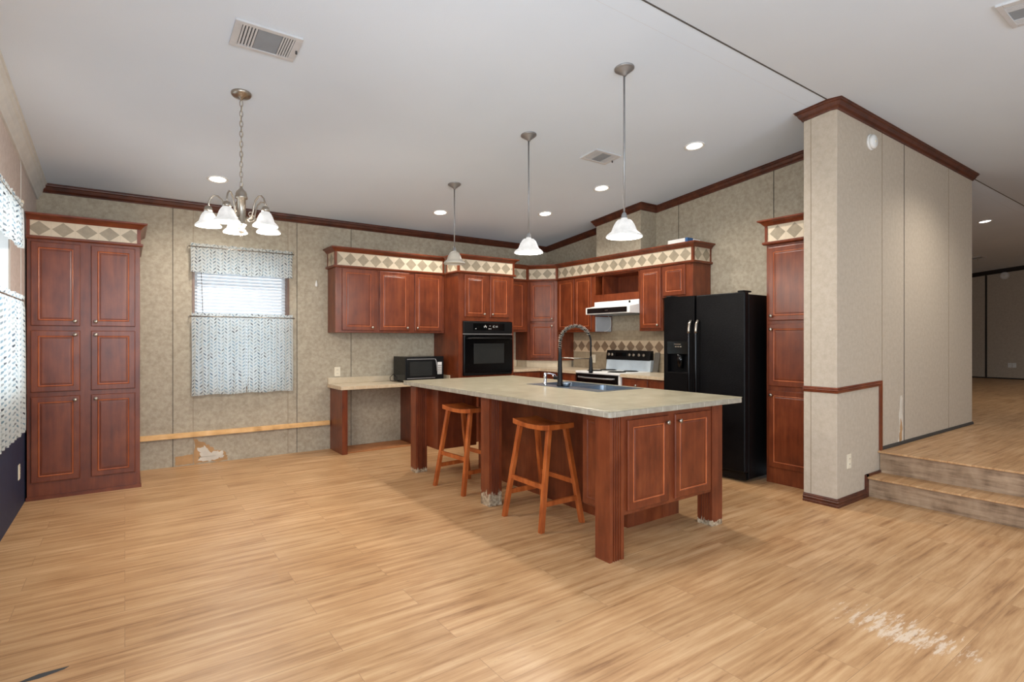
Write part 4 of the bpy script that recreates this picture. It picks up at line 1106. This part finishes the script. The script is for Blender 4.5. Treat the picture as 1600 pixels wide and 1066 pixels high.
# far end hanging cabinet
MB().b(2.478, 2.92, 4.710, 5.055, .262, IZ).build('far_cabinet_body', cherry, t, bevel=.002)
def leg(x0, y0, flute_face, mat):
    """square post with five flutes on one face"""
    w_ = .122; x1, y1 = x0 + w_, y0 + w_
    pts = []
    n_ = 4; mgn = .022; pw = (w_ - 2 * mgn) / n_
    def fl(a0, sgn_):
        out_ = [(0, 0)]
        for k_ in range(n_):
            s0 = mgn + k_ * pw
            for q, dpt in ((.14, 0), (.2, .009), (.5, .015), (.8, .009), (.86, 0)): out_.append((s0 + q * pw, dpt))
        out_.append((w_, 0)); return out_
    if flute_face == 'y':       # -Y face fluted
        poly = [(x0 + a_, y0 + d_) for a_, d_ in fl(0, 1)] + [(x1, y1), (x0, y1)]
    else:
        poly = [(x0 + d_, y1 - a_) for a_, d_ in fl(0, 1)] + [(x1, y0), (x1, y1)]
    return MB().prism(poly, 'z', 0, IZ).build('leg', mat, t)
leg(2.352, 2.290, 'y', cherry); leg(2.362, 3.620, 'y', cherry_chip); leg(2.368, 4.965, 'y', cherry_chip2); leg(3.410, 2.316, 'x', cherry_chip2)

CX0, CX1, CY0, CY1 = 2.322, 3.700, 2.262, 5.165
SX0, SX1, SY0, SY1 = 3.105, 3.625, 3.150, 4.080
t = thing('countertop', 'large beige laminate island countertop with tiled edge and sink', 'countertop', (2.95, 3.7, IZ))
m = MB().prism([(CX0, CY0), (SX0, CY0), (SX0, CY1), (CX0, CY1)], 'z', .908, .914).prism([(SX1, CY0), (CX1, CY0), (CX1, CY1), (SX1, CY1)], 'z', .908, .914).prism([(SX0, CY0), (SX1, CY0), (SX1, SY0), (SX0, SY0)], 'z', .908, .914).prism([(SX0, SY1), (SX1, SY1), (SX1, CY1), (SX0, CY1)], 'z', .908, .914)
m.build('top', counterm, t)
m = MB(); rc = .03
def rounded(x0, x1, y0, y1, r_, n_=5):
    out_ = []
    for cx_, cy_, a0 in ((x1 - r_, y0 + r_, -pi / 2), (x1 - r_, y1 - r_, 0), (x0 + r_, y1 - r_, pi / 2), (x0 + r_, y0 + r_, pi)):
        for k_ in range(n_ + 1):
            a_ = a0 + pi / 2 * k_ / n_; out_.append((cx_ + r_ * math.cos(a_), cy_ + r_ * math.sin(a_)))
    return out_
def ringprism(m_, outer, inner, z0, z1):
    rings = [[(x, y, z1) for x, y in inner], [(x, y, z1) for x, y in outer], [(x, y, z0) for x, y in outer], [(x, y, z0) for x, y in inner], [(x, y, z1) for x, y in inner]]
    return m_.quad_strip(rings, smooth=False, caps=(False, False))
ringprism(m, rounded(CX0 - .004, CX1 + .004, CY0 - .004, CY1 + .004, .022), rounded(CX0 + .06, CX1 - .06, CY0 + .06, CY1 - .06, .01), IZ + .001, .9075)
m.build('edge_band', edgem, t, bevel=.004)
m = MB(); ringprism(m, rounded(CX0 - .0035, CX1 + .0035, CY0 - .0035, CY1 + .0035, .022), rounded(CX0 + .02, CX1 - .02, CY0 + .02, CY1 - .02, .01), .9072, .9142)
m.build('rounded_lip', counterm, t, bevel=.004)

# sink
t = thing('kitchen_sink', 'double bowl stainless sink set into the island countertop', 'sink', (3.37, 3.6, .70))
m = MB()
b1, b2_, b3 = SY0 + .03, 3.60, SY1 - .03
bx0, bx1 = 3.235, SX1 - .03
for q in ((SX0 - .012, SX1 + .012, SY0 - .012, b1), (SX0 - .012, SX1 + .012, b3, SY1 + .012), (SX0 - .012, bx0, b1, b3), (bx1, SX1 + .012, b1, b3), (bx0, bx1, b2_ - .012, b2_ + .012)):
    m.b(q[0], q[1], q[2], q[3], .9142, .9172)
m.build('rim', steel, t, bevel=.001)
for y0, y1 in ((b1, b2_ - .012), (b2_ + .012, b3)):
    def rr(ins, z): return [(x, y, z) for x, y in rounded(bx0 + ins, bx1 - ins, y0 + ins, y1 - ins, .05)]
    bm_ = MB().quad_strip([rr(0, .9165), rr(.004, .88), rr(.012, .75), rr(.04, .735)], caps=(False, True)).build('bowl', steel, t)
    MB().lathe([(0, .737), (.04, .737), (.045, .739), (.03, .741), (0, .739)], ((bx0 + bx1) / 2, (y0 + y1) / 2, 0), 20, caps=(False, False)).build('drain', chrome, bm_)
# faucet
FXc, FYc = 3.185, 3.715
t = thing('kitchen_faucet', 'matt black spring neck faucet with pull down sprayer at the island sink', 'faucet', (FXc, FYc, .9172))
MB().lathe([(.030, .9172), (.030, .925), (.024, .935), (.0235, .99), (.0215, 1.02), (.0190, 1.12), (.0160, 1.20), (.0150, 1.262), (0, 1.262)], (FXc, FYc, 0), 24, caps=(True, False)).build('stem', blackm, t)
hx, hy = 3.455, 3.600
mx, my = (FXc + hx) / 2, (FYc + hy) / 2
ux, uy = (hx - FXc) / 2, (hy - FYc) / 2
arcp = [Vector((FXc, FYc, 1.255))]
Rr = math.hypot(ux, uy); zc = 1.312
for j in range(25):
    a = pi - pi * j / 24
    arcp.append(Vector((mx + ux * math.cos(a), my + uy * math.cos(a), zc + Rr * math.sin(a))))
arcp += [Vector((hx, hy, 1.25)), Vector((hx, hy, 1.17))]
MB().tube(arcp, .0085, 10).build('hose', blackm, t)
# spring: helix around the first part of the arc
dense = []
pl_ = arcp[:22]
for k_ in range(len(pl_) - 1):
    for q in range(20): dense.append(pl_[k_].lerp(pl_[k_ + 1], q / 16))
hel = []
side = Vector((-uy, ux, 0)).normalized()
accum = 0
for k_, p in enumerate(dense[:-1]):
    tg = (dense[k_ + 1] - p).normalized(); nr = side.cross(tg).normalized()
    accum += (dense[k_ + 1] - p).length
    a = accum / .0185 * 2 * pi
    hel.append(p + (side * math.cos(a) + nr * math.sin(a)) * .0165)
sprm = plain('spring_wire', (128, 122, 114), 0.3, 0.7)
MB().tube(hel, .0032, 6).build('spring', sprm, t)
MB().lathe([(.009, 1.185), (.013, 1.165), (.0165, 1.14), (.0165, 1.09), (.019, 1.06), (.020, 1.035), (.016, 1.03), (0, 1.03)], (hx, hy, 0), 20, caps=(True, False)).build('spray_head', blackm, t)
MB().tube([(FXc + ux * .05, FYc + uy * .05, 1.172), (hx, hy, 1.160)], .0045, 8).build('holder_arm', nickel, t)
hd = MB().tube([(FXc, FYc, .985), (FXc - .005, FYc + .05, .99), (FXc - .008, FYc + .07, .988)], .016, 12).build('lever_hub', blackm, t)
MB().tube([(FXc - .008, FYc + .065, .99), (FXc - .01, FYc + .10, 1.012)], .005, 8).build('lever', chrome, hd)
# soap dispenser
t = thing('soap_dispenser', 'chrome soap dispenser pump left of the black faucet', 'soap dispenser', (3.165, 3.90, .9172))
MB().lathe([(.020, .9172), (.020, .922), (.0145, .926), (.0145, .985), (.0155, .988), (.0155, 1.022), (.012, 1.028), (0, 1.030)], (3.165, 3.90, 0), 20, caps=(True, False)).build('pump_body', chrome, t)
MB().tube([(3.165, 3.90, 1.022), (3.20, 3.875, 1.022), (3.235, 3.85, 1.012), (3.25, 3.84, .995)], .005, 8).build('spout', chrome, t)
t = thing('sink_strainer', 'round steel strainer cup standing beside the faucet base', 'strainer', (3.200, 3.655, .9172))
MB().lathe([(.028, .9172), (.034, .935), (.040, .952), (.036, .952), (.026, .922), (0, .920)], (3.200, 3.645, 0), 24, caps=(True, False)).build('cup', steel, t)

# ------------------------------------------------------------------ stools
def make_stool(loc, rot, label):
    t_ = thing('bar_stool', label, 'stool', loc, rot, group='wooden saddle stools at the island')
    hx_, hy_ = .118, .218; Hs = .738
    rings = []
    for i in range(17):
        q = -1 + 2 * i / 16; y = q * hy_
        top = Hs - .020 * (1 - q * q)
        bot = top - .034 if abs(q) < 1 else Hs - .040
        bot = Hs - .040 - .014 * (1 - q * q)
        ring = [(-hx_, y, bot), (hx_, y, bot), (hx_, y, top), (hx_ * .5, y, top - .003), (-hx_ * .5, y, top - .003), (-hx_, y, top)]
        rings.append(ring)
    MB().quad_strip(rings, smooth=False).build('seat', stoolwood, t_, local=True, bevel=.003)
    T, B = (.080, .170), (.190, .222)
    zt_ = Hs - .045
    def lp(sx, sy, z):
        f_ = z / zt_; return (sx * (B[0] + (T[0] - B[0]) * f_), sy * (B[1] + (T[1] - B[1]) * f_), z)
    for sx in (-1, 1):
        for sy in (-1, 1):
            w_ = .017
            a_, c_ = Vector(lp(sx, sy, 0)), Vector(lp(sx, sy, zt_))
            rg = lambda p: [(p.x + dx_ * w_, p.y + dy_ * w_, p.z) for dx_, dy_ in ((-1, -1), (1, -1), (1, 1), (-1, 1))]
            MB().quad_strip([rg(a_), rg(c_)], smooth=False).build('leg', stoolwood, t_, local=True, bevel=.002)
    for sx in (-1, 1):
        MB().bar(lp(sx, -1, .300), lp(sx, 1, .300), .018, .034).build('stretcher', stoolwood, t_, local=True)
    for sy in (-1, 1):
        MB().bar(lp(-1, sy, .185), lp(1, sy, .185), .018, .034).build('stretcher', stoolwood, t_, local=True)
    return t_
s0 = make_stool((2.530, 3.150, 0), math.radians(0), 'wooden saddle stool between the middle leg and the near corner leg')
dup(s0, (2.520, 4.240, 0), math.radians(5), 'wooden saddle stool behind the middle island leg, nearer the wall oven')
